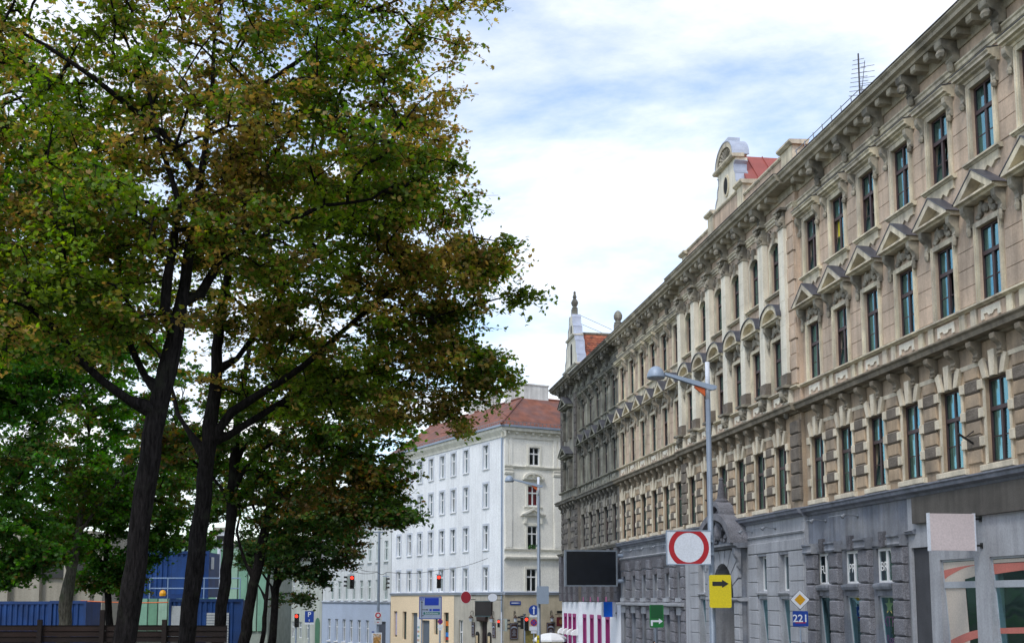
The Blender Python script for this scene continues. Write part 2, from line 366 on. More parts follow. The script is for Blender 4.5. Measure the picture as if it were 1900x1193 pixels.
    K['apron1'] = MB().cushion(-.86, .86, 7.99, 8.17, 0, .15, .02).mesh('apron', P['ear'])
    K['sill1'] = MB().box(-.6, .6, -.3, .05, 8.17, 8.21).mesh('sill', P['belt'])
    K['string1'] = MB().run([(0,11.12),(.07,11.12),(.09,11.25),(0,11.28)], -.52, .52).mesh('string_course', P['ear'])
    K['bracket1'] = MB().run(console_prof(.52, .36), -.13, .13).box(-.11, .11, 0, .18, -.07, 0).mesh('bracket', P['belt'])
    # --- eaves
    K['bigcon'] = MB().run(console_prof(.72, .62), -.2, .2).blob((0, .2, -.1), (.12, .13, .2), 6, 4).blob((0, .5, .3), (.2, .16, .16), 6, 4).mesh('eaves_console', P['orn'])
    K['modil'] = MB().run([(0,0),(.50,0),(.55,.05),(.55,.22),(0,.22)], -.15, .15).mesh('modillion', P['corn'])
    K['ash'] = {}
    return K
def ashlar(K, P, wd, h):
    k = (round(wd,2), round(h,2))
    if k not in K['ash']: K['ash'][k] = MB().cushion(-wd/2, wd/2, 0, h, 0, .03, .012).mesh('ashlar_block', P['wall'])
    return K['ash'][k]
BP = 2.515
def upper_bay(B, K, P, s, sb, rnd, kind='A', yo=0., pier=True, dark=False):
    """everything above the shop floor of one window bay; s along the front, sb the building's origin"""
    x = s-sb; I = lambda n, k, loc, rot=(0,0,0): inst(n, K[k], B, loc, rot)
    cv = .62
    # third floor
    if kind == 'A':
        place_window(B, x, yo-.10, 17.34, 1.2, 2.26, rnd, curtain=.3, tilt=.35)
        I('window_surround', 'surround3', (x, yo, 0)); I('hood', 'hood3', (x, yo, 19.78)); I('hood_cap', 'hoodcap', (x, yo, 19.78))
        for sx in (-1, 1): I('console', 'console3', (x+sx*.86, yo+.01, 19.18))
        I('sill', 'sill3', (x, yo, 17.31)); I('apron', 'apron3', (x, yo, 17.19))
    else:
        place_window(B, x, yo-.11, 17.34, 1.1, 2.2, rnd, curtain=.25, tilt=.05)
        I('arch_surround', 'arch3', (x, yo, 0)); I('keystone', 'archkey', (x, yo, 19.6)); I('sill', 'sill3', (x, yo, 17.31)); I('panel', 'panel3', (x, yo, 0))
        for sx in (-1, 1): I('relief', 'spandrel', (x+sx*.62, yo, 19.62))
    # second floor
    place_window(B, x, yo-.10, 12.98, 1.16, 2.28, rnd, curtain=.55, tilt=.2)
    I('window_surround', 'surround2', (x, yo, 0)); I('relief', 'frieze2', (x, yo+.02, 15.46))
    for sx in (-1, 1): I('console', 'console2', (x+sx*(.84 if kind == 'A' else .78), yo+.01, 15.3))
    I('pediment', 'ped2' if kind == 'A' else 'seg2', (x, yo, 15.97)); I('pediment_cap', 'pedcap2' if kind == 'A' else 'segcap2', (x, yo, 15.97))
    I('panel', 'panel2', (x, yo, 0)); I('panel_ornament', 'panelorn2', (x, yo, 0))
    # first floor
    place_window(B, x, yo-.12, 8.2, 1.2, 2.48, rnd, curtain=.7, tilt=.12)
    I('window_surround', 'jamb1', (x, yo, 0)); I('sill', 'sill1', (x, yo, 0)); I('apron', 'apron1', (x, yo, 0))
    I('keystone', 'key', (x, yo, 0)); I('voussoir', 'vl', (x, yo, 0)); I('voussoir', 'vr', (x, yo, 0))
    for z in (8.74, 9.58, 10.42):
        for sx in (-1, 1): I('ear_block', 'ear', (x+sx*.76, yo, z))
    if pier:
        xm = x+BP/2
        for z in (8.70, 9.53, 10.36): I('rough_block', 'rough', (xm, yo, z))
        for z in (8.26, 9.11, 9.94, 10.77): I('wall_block', 'cush', (xm, yo, z))
        I('string_course', 'string1', (xm, yo, 0)); I('bracket', 'bracket1', (x+.81, yo+.01, 11.31))
        I('eaves_console', 'bigcon', (xm, yo+.02, 20.70))
        if kind == 'A':
            for z in (13.05, 13.62, 14.19, 14.76): inst('ashlar_block', ashlar(K, P, .88, .56), B, (xm, yo, z))
            for z in (17.38, 17.95, 18.52, 19.09): inst('ashlar_block', ashlar(K, P, .82, .56), B, (xm, yo, z))
            I('post', 'post2', (xm-.32, yo, 0)); I('post', 'post2', (xm+.32, yo, 0))
    I('bracket', 'bracket1', (x-.45, yo+.01, 11.31)); I('voussoir_gap', 'gap1', (x, yo, 0))
    for o in (-.42, .42): I('modillion', 'modil', (x+o, yo+.02, 21.19))
    ho = [(x-.6, x+.6, 17.34, 19.6), (x-.58, x+.58, 12.98, 15.26), (x-.6, x+.6, 8.2, 10.68)]
    if kind == 'B': ho[0] = (x-.55, x+.55, 17.34, 19.54)
    return ho
EAVE = [(0,21.10),(.05,21.10),(.08,21.17),(.10,21.40),(.62,21.42),(.66,21.5),(.8,21.54),(.82,21.66),(.9,21.72),(.9,21.78),(0,21.9)]
BELT = [(0,11.80),(.12,11.82),(.16,11.88),(.42,11.92),(.44,12.06),(.52,12.12),(.52,12.17),(0,12.3)]
SILLB = [(0,12.84),(.08,12.84),(.16,12.9),(.2,12.9),(.2,12.96),(0,12.985)]
ARCHI = [(0,20.36),(.05,20.36),(.05,20.45),(.1,20.47),(.1,20.58),(.15,20.62),(.15,20.67),(0,20.71)]
GFC = [(0,7.6),(.06,7.6),(.1,7.68),(.26,7.74),(.28,7.84),(.34,7.88),(.34,7.93),(0,7.99)]
def off(pr, dy): return [(a+dy if a > 0 else a, b) for a, b in pr]
# ------------------------------------------------------------------ the tan apartment house
SB = 55.5
KT = kit(TAN)
b = MB(); r = .55; zc = 19.22
for sx in (-1, 1):
    a, c = sorted((sx*.55, sx*.72)); b.box(a, c, 0, .07, 17.34, zc)
    b.plate([(sx*.555, zc), (sx*.555, 19.56), (0, 19.56)]+[(sx*q[0], q[1]) for q in arc(0, zc, .55, 90, 0, 6, .32)], -.3, 0)
b.plate(arc(0, zc, .72, 0, 180, 12, .50)+arc(0, zc, .55, 180, 0, 12, .32), .002, .08)
KT['arch3'] = b.mesh('arch_surround', TAN['trim'])
KT['archkey'] = relief(.34, .5, 4, 5, .13).plate([(-.1,-.12),(.1,-.12),(.16,.42),(-.16,.42)], 0, .13).mesh('keystone', TAN['orn'])
KT['spandrel'] = relief(.5, .7, 5, 9, .09).mesh('relief', TAN['orn'])
KT['panel3'] = MB().cushion(-.8, .8, 16.78, 17.12, 0, .04, .02).mesh('panel', TAN['wall'])
tan = thing('apartment_building', 'long ornate tan and pink apartment house with pedimented windows on the right', 'building', fw(SB), FROT)
rnd = random.Random(21)
YR = .16                                   # the central part stands forward
right = [33.3+2.52*k for k in range(-1, 6)]
mid = [49.3+2.48*k for k in range(6)]
left = [64.55+2.5*k for k in range(6)]
holes_s, holes_m = [], []
for i, s in enumerate(right): holes_s += upper_bay(tan, KT, TAN, s, SB, rnd, 'A', 0., pier=i < 6)
for i, s in enumerate(left): holes_s += upper_bay(tan, KT, TAN, s, SB, rnd, 'A', 0., pier=i < 5)
for i, s in enumerate(mid): holes_m += upper_bay(tan, KT, TAN, s, SB, rnd, 'B', YR, pier=i < 5)
S0, SR0, SR1, S1 = 27.0, 47.1, 63.3, 78.3
for a, c, hs, y, nm in ((S0, SR0, holes_s, 0, 'wall'), (SR1, S1, holes_s, 0, 'wall'), (SR0, SR1, holes_m, YR, 'wall')):
    hh = [h for h in hs if a-SB <= h[0] and h[1] <= c-SB]
    for z0, z1, mm in ((7.6, 11.85, TAN['tan']), (11.85, 20.9, TAN['wall']), (20.9, 21.7, TAN['wall'])):
        m_ = MB(); wall(m_, a-SB, c-SB, z0, z1, [h for h in hh if z0 <= h[2] and h[3] <= z1], y, .34); m_.build(nm, mm, tan)
    for pr, nm2, mm in ((EAVE, 'eaves_cornice', TAN['corn']), (BELT, 'belt_cornice', TAN['belt']), (SILLB, 'sill_course', TAN['trim']), (ARCHI, 'architrave', TAN['trim']), (GFC, 'shop_cornice', mat('cornice_bluegrey', (.21, .225, .27), .8, .2, 1, streak=.3))):
        e = .02 if y else 0
        MB().run(off(pr, y), a-SB-e, c-SB+e).build(nm2, mm, tan)
    MB().run([(y+.0,21.905),(y+.93,21.785),(y+.93,21.81),(y+.0,21.94)], a-SB, c-SB).build('gutter', mat('gutter', (.06, .055, .055), .6, .2), tan)
for s_ in (SR0, SR1):
    MB().box(s_-SB-.004, s_-SB+.004, -.3, YR-.002, -.3, 7.6).build('return_wall', mat('render_pale', (.35, .365, .40), .85, .14, .9, .12, 25, streak=.25), tan)
    MB().box(s_-SB-.004, s_-SB+.004, -.3, YR-.002, 7.6, 11.85).build('return_wall', TAN['tan'], tan)
    MB().box(s_-SB-.004, s_-SB+.004, -.3, YR-.002, 11.85, 21.7).build('return_wall', TAN['wall'], tan)
MB().box(S0-SB, S1-SB, -14, -.9, -.3, 21.6).build('interior', m_dark, tan)
MB().box(S0-SB-.3, S0-SB-.02, -14, .02, -.3, 21.6).build('end_wall', TAN['tan'], tan)
# main roof behind the eaves
m_redmetal = mat('red_metal_roof', (.30, .075, .06), .55, .12, 1.5, spec=.4)
m_tile = mat('clay_tile', (.33, .105, .055), .85, .3, 3, .3, 20, tint=(.2, .085, .05))
MB().run([(.2,21.8),(-7,25.6),(-14,21.8)], S0-SB, S1-SB).build('roof', m_tile, tan)
# quoin strips of the central part
qb = MB().cushion(-.45, .45, 0, .60, 0, .12, .03); qw = qb.mesh('quoin_block', TAN['wall'])
qr = MB().cushion(-.46, .46, 0, .52, 0, .14, .05).mesh('quoin_block', TAN['rough'])
qs = MB().cushion(-.38, .38, 0, .60, 0, .09, .03).mesh('quoin_block', TAN['wall'])
for s in (47.58, 62.88+.0):
    for i in range(12): inst('quoin_block', qw if i % 2 else qs, tan, (s-SB, YR, 13.05+i*.62)) if s < 50 else None
    for i in range(6): inst('quoin_block', qr, tan, (s-SB, YR, 8.25+i*.55))
# giant pilasters
pb = MB().cushion(-.29, .29, 0, 1.04, 0, .25, .012).mesh('pilaster_block', TAN['pil'])
cap = MB().run([(0,0),(.3,0),(.3,.08),(0,.08)], -.33, .33).box(-.26, .26, 0, .22, .08, .72).run([(0,.72),(.42,.74),(.42,.84),(0,.84)], -.42, .42)
rr = random.Random(4)
for i in range(16): cap.blob((rr.uniform(-.3, .3), .27+rr.uniform(-.04, .08), rr.uniform(.15, .75)), (.1, .1, .13), 5, 3)
capm = cap.mesh('capital', TAN['orn'])
base = MB().run([(0,.0),(.34,.0),(.34,.14),(.28,.2),(.28,.62),(0,.66)], -.34, .34).mesh('pilaster_base', TAN['rough'])
mk = MB().run(console_prof(.95, .42), -.2, .2).run([(0,.95),(.5,.95),(.52,1.05),(0,1.1)], -.42, .42).blob((0, .34, .7), (.2, .17, .24), 8, 5).blob((0, .2, -.1), (.11, .13, .24), 6, 4)
for i in range(8): mk.blob((rr.uniform(-.24, .24), .3, rr.uniform(.4, .95)), (.09, .1, .12), 5, 3)
mkm = mk.mesh('mask_console', TAN['orn'])
ppos = [48.12]+[(a+c)/2 for a, c in zip(mid, mid[1:])]+[62.92]
for s in ppos:
    p = inst('capital', capm, tan, (s-SB, YR, 19.78))
    for i in range(6): inst('pilaster_block', pb, tan, (s-SB, YR, 13.55+i*1.04))
    inst('pilaster_base', base, tan, (s-SB, YR, 12.93)); inst('mask_console', mkm, tan, (s-SB, YR, 11.98+.0))
    MB().box(s-SB-.29, s-SB+.29, YR, YR+.2, 12.32, 12.86).build('pedestal', TAN['pil'], tan)
# parapet over the central part
m_par = TAN['wall']; CAPP = [(-.1,0),(.36,0),(.4,.05),(.4,.12),(-.14,.16)]
def parapet(s0, s1, z):
    MB().box(s0-SB, s1-SB, -.15, .16, 21.7, z).build('parapet', m_par, tan)
    MB().run([(a-.05, q+z) for a, q in [(-.14,0),(.24,0),(.3,.06),(.3,.13),(-.18,.17)]], s0-SB, s1-SB).build('coping', TAN['trim'], tan)
def ppier(s0, s1, z):
    MB().box(s0-SB, s1-SB, -.3, .24, 21.7, z).build('parapet_pier', TAN['trim'], tan)
    MB().run([(a, q+z) for a, q in [(-.4,0),(.3,0),(.42,.1),(.42,.18),(-.5,.22)]], s0-SB-.14, s1-SB+.14).build('coping', TAN['trim'], tan)
parapet(48.7, 52.9, 22.95); parapet(53.7, 57.3, 23.45); parapet(58.1, 61.9, 22.95)
ppier(47.0, 48.2, 23.1); ppier(52.9, 53.7, 23.55); ppier(57.3, 58.1, 23.55); ppier(61.9, 62.6, 22.85); parapet(48.2, 48.7, 22.95)
# gable with oval window
gx = 55.5-SB; gz = 23.6
gp = [(-1.75,0),(-1.6,.35),(-1.35,.6),(-1.3,.95),(-1.12,1.15),(-1.12,1.5),(-1.32,1.62),(-1.32,1.75)]
gp += [(-x, z) for x, z in reversed(gp)]
g = MB(); g.plate([(x+gx, z+gz) for x, z in gp], -.5, .1)
g.build('gable', TAN['pil'], tan)
ov = MB().plate([(gx+a, c) for a, c in arc(0, gz+.78, .38, 0, 360, 20, .55)[:-1]], .1, .16).build('oval_frame', TAN['trim'], tan)
MB().plate([(gx+a, c) for a, c in arc(0, gz+.78, .27, 0, 360, 20, .43)[:-1]], .16, .165).build('oval_window', m_dark, tan)
MB().run([(-.3,gz+1.75),(.28,gz+1.75),(.34,gz+1.82),(.34,gz+1.9),(-.3,gz+1.94)], gx-1.45, gx+1.45).build('gable_cornice', TAN['trim'], tan)
top = MB().plate([(gx+a, c) for a, c in arc(0, gz+1.94, 1.22, 0, 180, 16, .95)], -.55, .02)
top.plate([(gx+a, c) for a, c in arc(0, gz+1.94, 1.25, 0, 180, 16, .98)+arc(0, gz+1.94, .98, 180, 0, 16, .73)], -.24, .22); top.build('gable_top', TAN['trim'], tan)
sh = MB()
for i in range(9):
    a = R(15+i*18.75); sh.tube([(gx, .05, gz+2.0), (gx+.8*math.cos(a), .1, gz+2.0+.6*math.sin(a))], [.04, .12], 6)
sh.build('shell_relief', TAN['orn'], tan)
MB().plate([(gx+a, c) for a, c in arc(0, gz+1.94, 1.33, 0, 180, 16, 1.04)+arc(0, gz+1.94, 1.255, 180, 0, 16, .985)], -.6, .25).build('gable_cap', m_leadl, tan)
MB().box(gx-.36, gx+.36, -.5, .1, gz+2.96, gz+3.14).build('cap_block', m_leadl, tan)
for sx in (-1, 1):
    q = [(sx*1.12,1.2),(sx*1.18,1.2),(sx*1.42,1.66),(sx*1.36,1.7)]
    cp = MB()
    pl = gp[:7] if sx < 0 else [(-x, z) for x, z in gp[:7]]
    for (x0, z0), (x1, z1) in zip(pl, pl[1:]):
        dx_, dz_ = x1-x0, z1-z0; l = math.hypot(dx_, dz_); nx, nz = (-dz_/l*.05, dx_/l*.05)
        if (nx > 0) != (sx > 0): nx, nz = -nx, -nz
        cp.plate([(gx+x0+nx*.1, gz+z0+nz*.1), (gx+x1+nx*.1, gz+z1+nz*.1), (gx+x1+nx, gz+z1+nz), (gx+x0+nx, gz+z0+nz)], -.52, .14)
    cp.build('gable_flashing', m_leadl, tan)
rf = MB().plate([(gx-3.6, 22.2), (gx+3.6, 22.2), (gx, 25.95)], -8, -.3).build('cross_roof', m_redmetal, tan)
for sx in (-1, 1):
    for k in range(8):
        y = -.9-k*.85
        MB().add([(gx, y, 25.95), (gx, y-.03, 25.95), (gx, y-.03, 26.01), (gx, y, 26.01), (gx+sx*3.6, y, 22.2), (gx+sx*3.6, y-.03, 22.2), (gx+sx*3.6, y-.03, 22.26), (gx+sx*3.6, y, 22.26)],
                 [(0,1,2,3),(4,5,6,7),(0,1,5,4),(1,2,6,5),(2,3,7,6),(3,0,4,7)]).build('roof_seam', m_redmetal, tan)
# snow guard on the roof edge
m_steel = mat('galvanised', (.25, .27, .3), .5, .15, 4, metal=.6)
sg = MB()
for i in range(8): s = 40.2+i*.85-SB; sg.tube([(s, .35, 21.85), (s, .42, 22.55)], .02, 5)
for z in (22.25, 22.5): sg.tube([(40.2-SB, .40, z), (46.3-SB, .40, z)], .018, 5)
sg.build('snow_guard', m_steel, tan)
# ------------------------------------------------------------------ shop floor of the tan house
m_gb = mat('render_bluegrey', (.245, .255, .28), .85, .25, .9, .15, 25, streak=.35, tint=(.17, .19, .235))
m_gl = mat('render_pale', (.35, .365, .40), .85, .14, .9, .12, 25, streak=.25)
m_gr = mat('rustic_grey', (.17, .172, .195), .95, .25, 1.5, 1., 14, fine=.38)
m_gr2 = mat('rustic_grey_dark', (.11, .11, .125), .95, .25, 1.5, 1., 14, fine=.38)
m_band = mat('fascia_dark', (.095, .088, .08), .85, .2, 1.2, .15, 20, streak=.3)
m_salmon = mat('film_salmon', (.52, .17, .14), .6, .05)
m_cream = mat('film_cream', (.56, .50, .44), .6, .05)
m_white = mat('white_paint', (.78, .79, .8), .6, .06)
m_black = mat('black_paint', (.012, .012, .013), .5, .1)
X = lambda s: s-SB
def gwin(s, y, z0, z1, wd, frame=m_framew, curtain=0., depth=.34):
    return place_window(tan, X(s), y-depth+.06, z0, wd, z1-z0, rnd, fm=frame, bars=False, curtain=curtain, tilt=0.)
def plain_pane(parent, x0, x1, y, z0, z1, mtl=None, tiltdy=0.):
    """a single shop pane in a thin frame, its foot set back by tiltdy"""
    f = MB(); t = .06
    def P_(x, z, d=0): return (x, y-tiltdy*(1-(z-z0)/(z1-z0))+d, z)
    for a, c, d, e in ((x0, x0+t, z0, z1), (x1-t, x1, z0, z1), (x0+t, x1-t, z0, z0+t), (x0+t, x1-t, z1-t, z1)):
        f.add([P_(a,d), P_(c,d), P_(c,e), P_(a,e), P_(a,d,-.06), P_(c,d,-.06), P_(c,e,-.06), P_(a,e,-.06)], [(0,1,2,3),(4,5,6,7),(0,1,5,4),(1,2,6,5),(2,3,7,6),(3,0,4,7)])
    o = f.build('shop_window', frame_m, parent)
    MB().add([P_(x0+t,z0+t,-.03), P_(x1-t,z0+t,-.03), P_(x1-t,z1-t,-.03), P_(x0+t,z1-t,-.03)], [(0,1,2,3)]).build('pane', mtl or m_glass, o)
    return o, P_
frame_m = mat('shop_frame', (.38, .41, .46), .5, .1)
# --- modern shop at the near end
sh_h = [(X(34.95), X(36.95), .4, 5.5), (X(31.2), X(34.15), .4, 5.5), (X(37.6), X(38.75), -.2, 5.95)]
wall(MB(), X(S0), X(38.9), -.3, 7.62, sh_h, 0, .42).build('wall', m_gl, tan)
MB().box(X(43.38)-.5, X(43.38)+.5, -.24, -.22, 17.4, 18.75).build('yellow_blind', mat('blind_yellow', (.62, .55, .04), .8), tan)
MB().box(X(37.55), X(38.8), -.16, -.1, -.2, 5.94).build('recess', mat('recess_dark', (.055, .058, .068), .8, .2), tan)
MB().box(X(S0), X(38.35), 0, .14, 6.72, 7.58).build('fascia', m_band, tan)
MB().run([(0,6.4),(.1,6.4),(.12,6.47),(.16,6.5),(0,6.56)], X(38.4), X(38.9)).build('string_course', m_gb, tan)
for a, c in ((34.95, 36.95), (31.2, 34.15)):
    o, P_ = plain_pane(tan, X(a), X(c), -.06, .4, 5.5, tiltdy=.3)
    def strip(poly, m_, d=.012):
        MB().add([P_(x_, z_, d-.03) for x_, z_ in poly], [tuple(range(len(poly)))]).build('window_film', m_, o)
    MB().add([P_(X(a)+.06, 4.62, .02), P_(X(c)-.06, 4.62, .02), P_(X(c)-.06, 4.82, .02), P_(X(a)+.06, 4.82, .02)], [(0,1,2,3)]).build('transom', frame_m, o)
    n = 10; L = X(c)-.06; S = X(a)+.06; W_ = L-S
    if a > 34.5:
        strip([(L, .6), (L, 5.42), (L-W_*.0, 5.42), (S, 5.42), (S, 4.98), (L-W_*.62, 4.88), (L-W_*.55, .6)], m_cream)
        strip([(L, 4.9)]+[(L-W_*i/n, 4.92+.36*math.sin(i/n*1.5)) for i in range(1, n+1)]+[(L-W_*i/n, 5.18+.12*math.sin(i/n*1.5)) for i in range(n, -1, -1)], m_salmon, .016)
        strip([(L-W_*i/n, 2.72+.45*math.sin(i/n*1.4)) for i in range(n+1)]+[(L-W_*i/n, 3.02+.38*math.sin(i/n*1.4)) for i in range(n, -1, -1)], m_salmon, .016)
    else:
        strip([(L-W_*i/n, 5.0+.12*math.sin(i/n*1.5)) for i in range(n+1)]+[(L-W_*i/n, 5.3) for i in range(n, -1, -1)], m_salmon)
        strip([(L-W_*i/n, 3.3+.1*i/n) for i in range(n+1)]+[(L-W_*i/n, 3.46+.12*i/n) for i in range(n, -1, -1)], m_salmon)
        strip([(S, 5.32), (L, 5.32), (L, 5.42), (S, 5.42)], m_cream)
# --- rusticated shop bays
rz = [40.65, 43.2, 45.72]
hz = []
for s in rz: hz += [(X(s-.66), X(s+.66), 4.85, 6.04), (X(s-.62), X(s+.62), .5, 4.4)]
wall(MB(), X(38.9), X(47.1), -.3, 7.62, hz, 0, .42).build('wall', m_gb, tan)
corb = relief(.32, .5, 7, 12, .13).plate([(-.15,-.02),(.15,-.02),(.18,.5),(-.18,.5)], 0, .13).mesh('keystone', m_gr2)
blk = MB().cushion(-.40, .40, 0, .56, 0, .22, .05).mesh('rustic_block', m_gr)
blk2 = MB().cushion(-.40, .40, 0, .03, 0, .3, .005).mesh('rustic_joint', m_gr2)
pcap = MB().run([(0,0),(.30,0),(.33,.06),(.30,.12),(.30,.26),(.36,.32),(.36,.38),(0,.41)], -.43, .43).mesh('pier_cap', m_gb)
def rustic_pier(x, z0, n, cap=True):
    for i in range(n): inst('rustic_block', blk, tan, (x, 0, z0+i*.595))
    if cap: inst('pier_cap', pcap, tan, (x, 0, z0+n*.595))
for s in (39.38, 41.93, 44.46, 46.62): rustic_pier(X(s), .1, 10)
for s, txt in zip(rz, ('BROT', 'PRALI', 'FUR')):
    wo = place_window(tan, X(s), -.10, 4.85, 1.32, 1.19, rnd, fm=m_framew, bars=False, curtain=0, tilt=0, split=.97)
    tx = inst('lettering', text_mesh(txt[:2], .46, m_white), wo, (.2, .02, .55), (R(90), 0, R(180)))
    o, P_ = plain_pane(tan, X(s-.62), X(s+.62), -.08, .5, 4.4, tiltdy=.3)
    inst('keystone', corb, tan, (X(s), 0, 6.1))
    MB().run([(0,4.62),(.12,4.62),(.16,4.72),(.16,4.8),(0,4.84)], X(s-.7), X(s+.7)).build('sill', m_gb, tan)
MB().run([(0,6.12),(.05,6.12),(.05,6.3),(0,6.3)], X(38.92), X(47.05)).build('string_course', m_gb, tan)
# painted pink writing and star inside the nearest of the three windows
pinkp = mat('pink_print', (.55, .04, .25), .6, .1)
star = MB().plate([(math.cos(R(90+36*i))*(.32 if i % 2 == 0 else .14), math.sin(R(90+36*i))*(.32 if i % 2 == 0 else .14)) for i in range(10)], 0, .01).build('star_sticker', mat('gold_foil', (.45, .38, .12), .4, .2), tan, (X(40.75), -.16, 4.05))
for k, (t_, sz) in enumerate((('XTRA', .5), ('Rosen', .4), ('happy', .36))):
    inst('lettering', text_mesh(t_, sz, pinkp), tan, (X(40.72), -.2-k*.05, 3.5-k*.6), (R(90), 0, R(180)))
# --- painted courses beside the portal
pz = [49.3, 51.8, 60.3]
hz = []
for s in pz: hz += [(X(s-.55), X(s+.55), 4.62, 6.15), (X(s-.5), X(s+.5), .5, 4.3)]
wall(MB(), X(47.1), X(53.9), -.3, 7.62, [h for h in hz if h[1] < X(53.9)], YR, .5).build('wall', m_gl, tan)
wall(MB(), X(58.2), X(63.3), -.3, 7.62, [h for h in hz if h[0] > X(58)], YR, .5).build('wall', m_gl, tan)
crs = {}
def course(s0, s1, z0, h):
    k = (round(s1-s0, 2), round(h, 2))
    if k not in crs: crs[k] = MB().cushion(0, s1-s0, 0, h, 0, .07, .02).mesh('course_block', m_gl)
    inst('course_block', crs[k], tan, (X(s0), YR, z0))
for i in range(10):
    z0 = .1+i*.615
    for a, c in ((47.2, 48.72), (49.88, 51.22), (52.38, 53.5), (58.75, 59.75), (60.85, 62.3)): course(a, c, z0, .59)
for a, c in ((47.2, 53.5), (58.75, 62.3)): course(a, c, 6.27, .45)
for s in pz:
    place_window(tan, X(s), YR-.22, 4.62, 1.1, 1.53, rnd, fm=m_framew, bars=False, curtain=0, tilt=0, split=.97)
    plain_pane(tan, X(s-.5), X(s+.5), YR-.1, .5, 4.3, tiltdy=.35)
    MB().run([(0,-.02),(.12,-.02),(.14,.05),(0,.08)], X(s-.62), X(s+.62)).build('sill', m_gl, tan, (0, YR, 4.5))
MB().run([(0,6.95),(.05,6.95),(.08,7.02),(0,7.06)], X(47.15), X(53.6)).build('string_course', m_gl, tan, (0, YR, 0))
# --- portal
PX = X(56.05); yp = YR+.42
ro, ri, zs = 2.15, 1.5, 4.35
pt = MB()
for sx in (-1, 1):
    pt.plate([(PX+sx*1.5, -.3), (PX+sx*2.15, -.3), (PX+sx*2.15, zs), (PX+sx*1.5, zs)], YR-.9, yp-.14)
pt.plate([(PX-2.15, zs), (PX-2.15, 6.6), (PX+2.15, 6.6), (PX+2.15, zs)]+[(PX+a, c) for a, c in arc(0, zs, 1.5, 0, 180, 16, 1.6)], YR-.9, yp-.14)
pt.build('portal_body', m_gb, tan)
for k in range(9):
    a0, a1 = 20*k+1, 20*k+19
    i0 = [(PX+a, c) for a, c in arc(0, zs, 1.5, a0, a1, 3, 1.6)]; o0 = [(PX+max(-2.2, min(2.2, 2.6*math.cos(R(t)))), min(6.55, zs+2.55*math.sin(R(t)))) for t in (a1, (a0+a1)/2, a0)]
    MB().plate(i0+o0, yp-.16, yp).build('voussoir', m_gl, tan)
for sx in (-1, 1):
    for i in range(7):
        x0, x1 = sorted((PX+sx*1.52, PX+sx*2.2)); MB().cushion(x0, x1, .1+i*.58, .1+i*.58+.55, yp-.16, yp, .03).build('jamb_block', m_gl, tan)
    x0, x1 = sorted((PX+sx*1.45, PX+sx*2.28)); MB().run([(YR,4.18),(yp+.02,4.18),(yp+.1,4.26),(yp+.1,4.34),(YR,4.36)], x0, x1).build('impost', m_gl, tan)
    MB().run([(a, q) for a, q in console_prof(.95, .3)], -.16, .16).build('portal_console', m_gb, tan, (PX+sx*2.2, yp-.1, 5.65))
MB().run([(YR,6.6),(yp+.1,6.6),(yp+.16,6.68),(yp+.3,6.72),(yp+.3,6.82),(YR,6.84)], PX-2.5, PX+2.5).build('portal_cornice', m_gb, tan)
hood = MB().plate([(PX+a, c) for a, c in arc(0, 6.82, 2.5, 0, 180, 18, 1.5)+arc(0, 6.82, 2.12, 180, 0, 18, 1.18)], YR, yp+.45)
hood.build('portal_hood', m_gr, tan)
MB().plate([(PX+a, c) for a, c in arc(0, 6.82, 2.15, 0, 180, 18, 1.2)], YR, yp-.1).build('tympanum', m_gb, tan)
fan = MB(); rr = random.Random(8)
for sx in (-1, 1):
    for i in range(7):
        a = R(100+i*13); fan.tube([(PX+sx*.75, yp-.05, 6.95), (PX+sx*(.75-.8*math.cos(a)*1.0), yp+.02, 6.95+.75*math.sin(a))], [.03, .1], 6)
fan.blob((PX, yp+.1, 7.5), (.3, .26, .5), 8, 6).blob((PX, yp+.16, 8.0), (.17, .18, .22), 8, 6)
for i in range(22): fan.blob((PX+rr.uniform(-.8, .8), yp+.03, 6.95+rr.uniform(0, .9)), (.12, .1, .12), 5, 3)
fan.build('tympanum_relief', m_gr, tan)
MB().plate([(PX+a, c) for a, c in arc(0, 8.2, .85, 0, 180, 12, .7)+arc(0, 8.2, .62, 180, 0, 12, .46)], YR, yp+.35).build('portal_crest', m_gr, tan)
MB().box(PX-.7, PX+.7, YR, yp, 7.9, 8.35).lathe([(.26,0),(.3,.1),(.2,.2),(.17,.34),(.34,.5),(.36,.62),(.22,.75),(.2,.9),(.14,1.35),(.1,1.6),(.13,1.66),(.03,1.78)], 10, (PX, yp-.05, 8.3)).build('obelisk', m_gr2, tan)
MB().plate([(PX-1.5, -.2), (PX+1.5, -.2), (PX+1.5, zs)]+[(PX+a, c) for a, c in arc(0, zs, 1.5, 0, 180, 12, 1.6)]+[(PX-1.5, zs)], YR-.95, YR-.88).build('door', mat('door_wood', (.05, .055, .065), .5, .2), tan)
MB().box(PX-1.5, PX+1.5, YR-.88, YR-.8, 4.2, 4.35).box(PX-.05, PX+.05, YR-.88, YR-.8, 0, 4.2).build('door_bar', m_gl, tan)
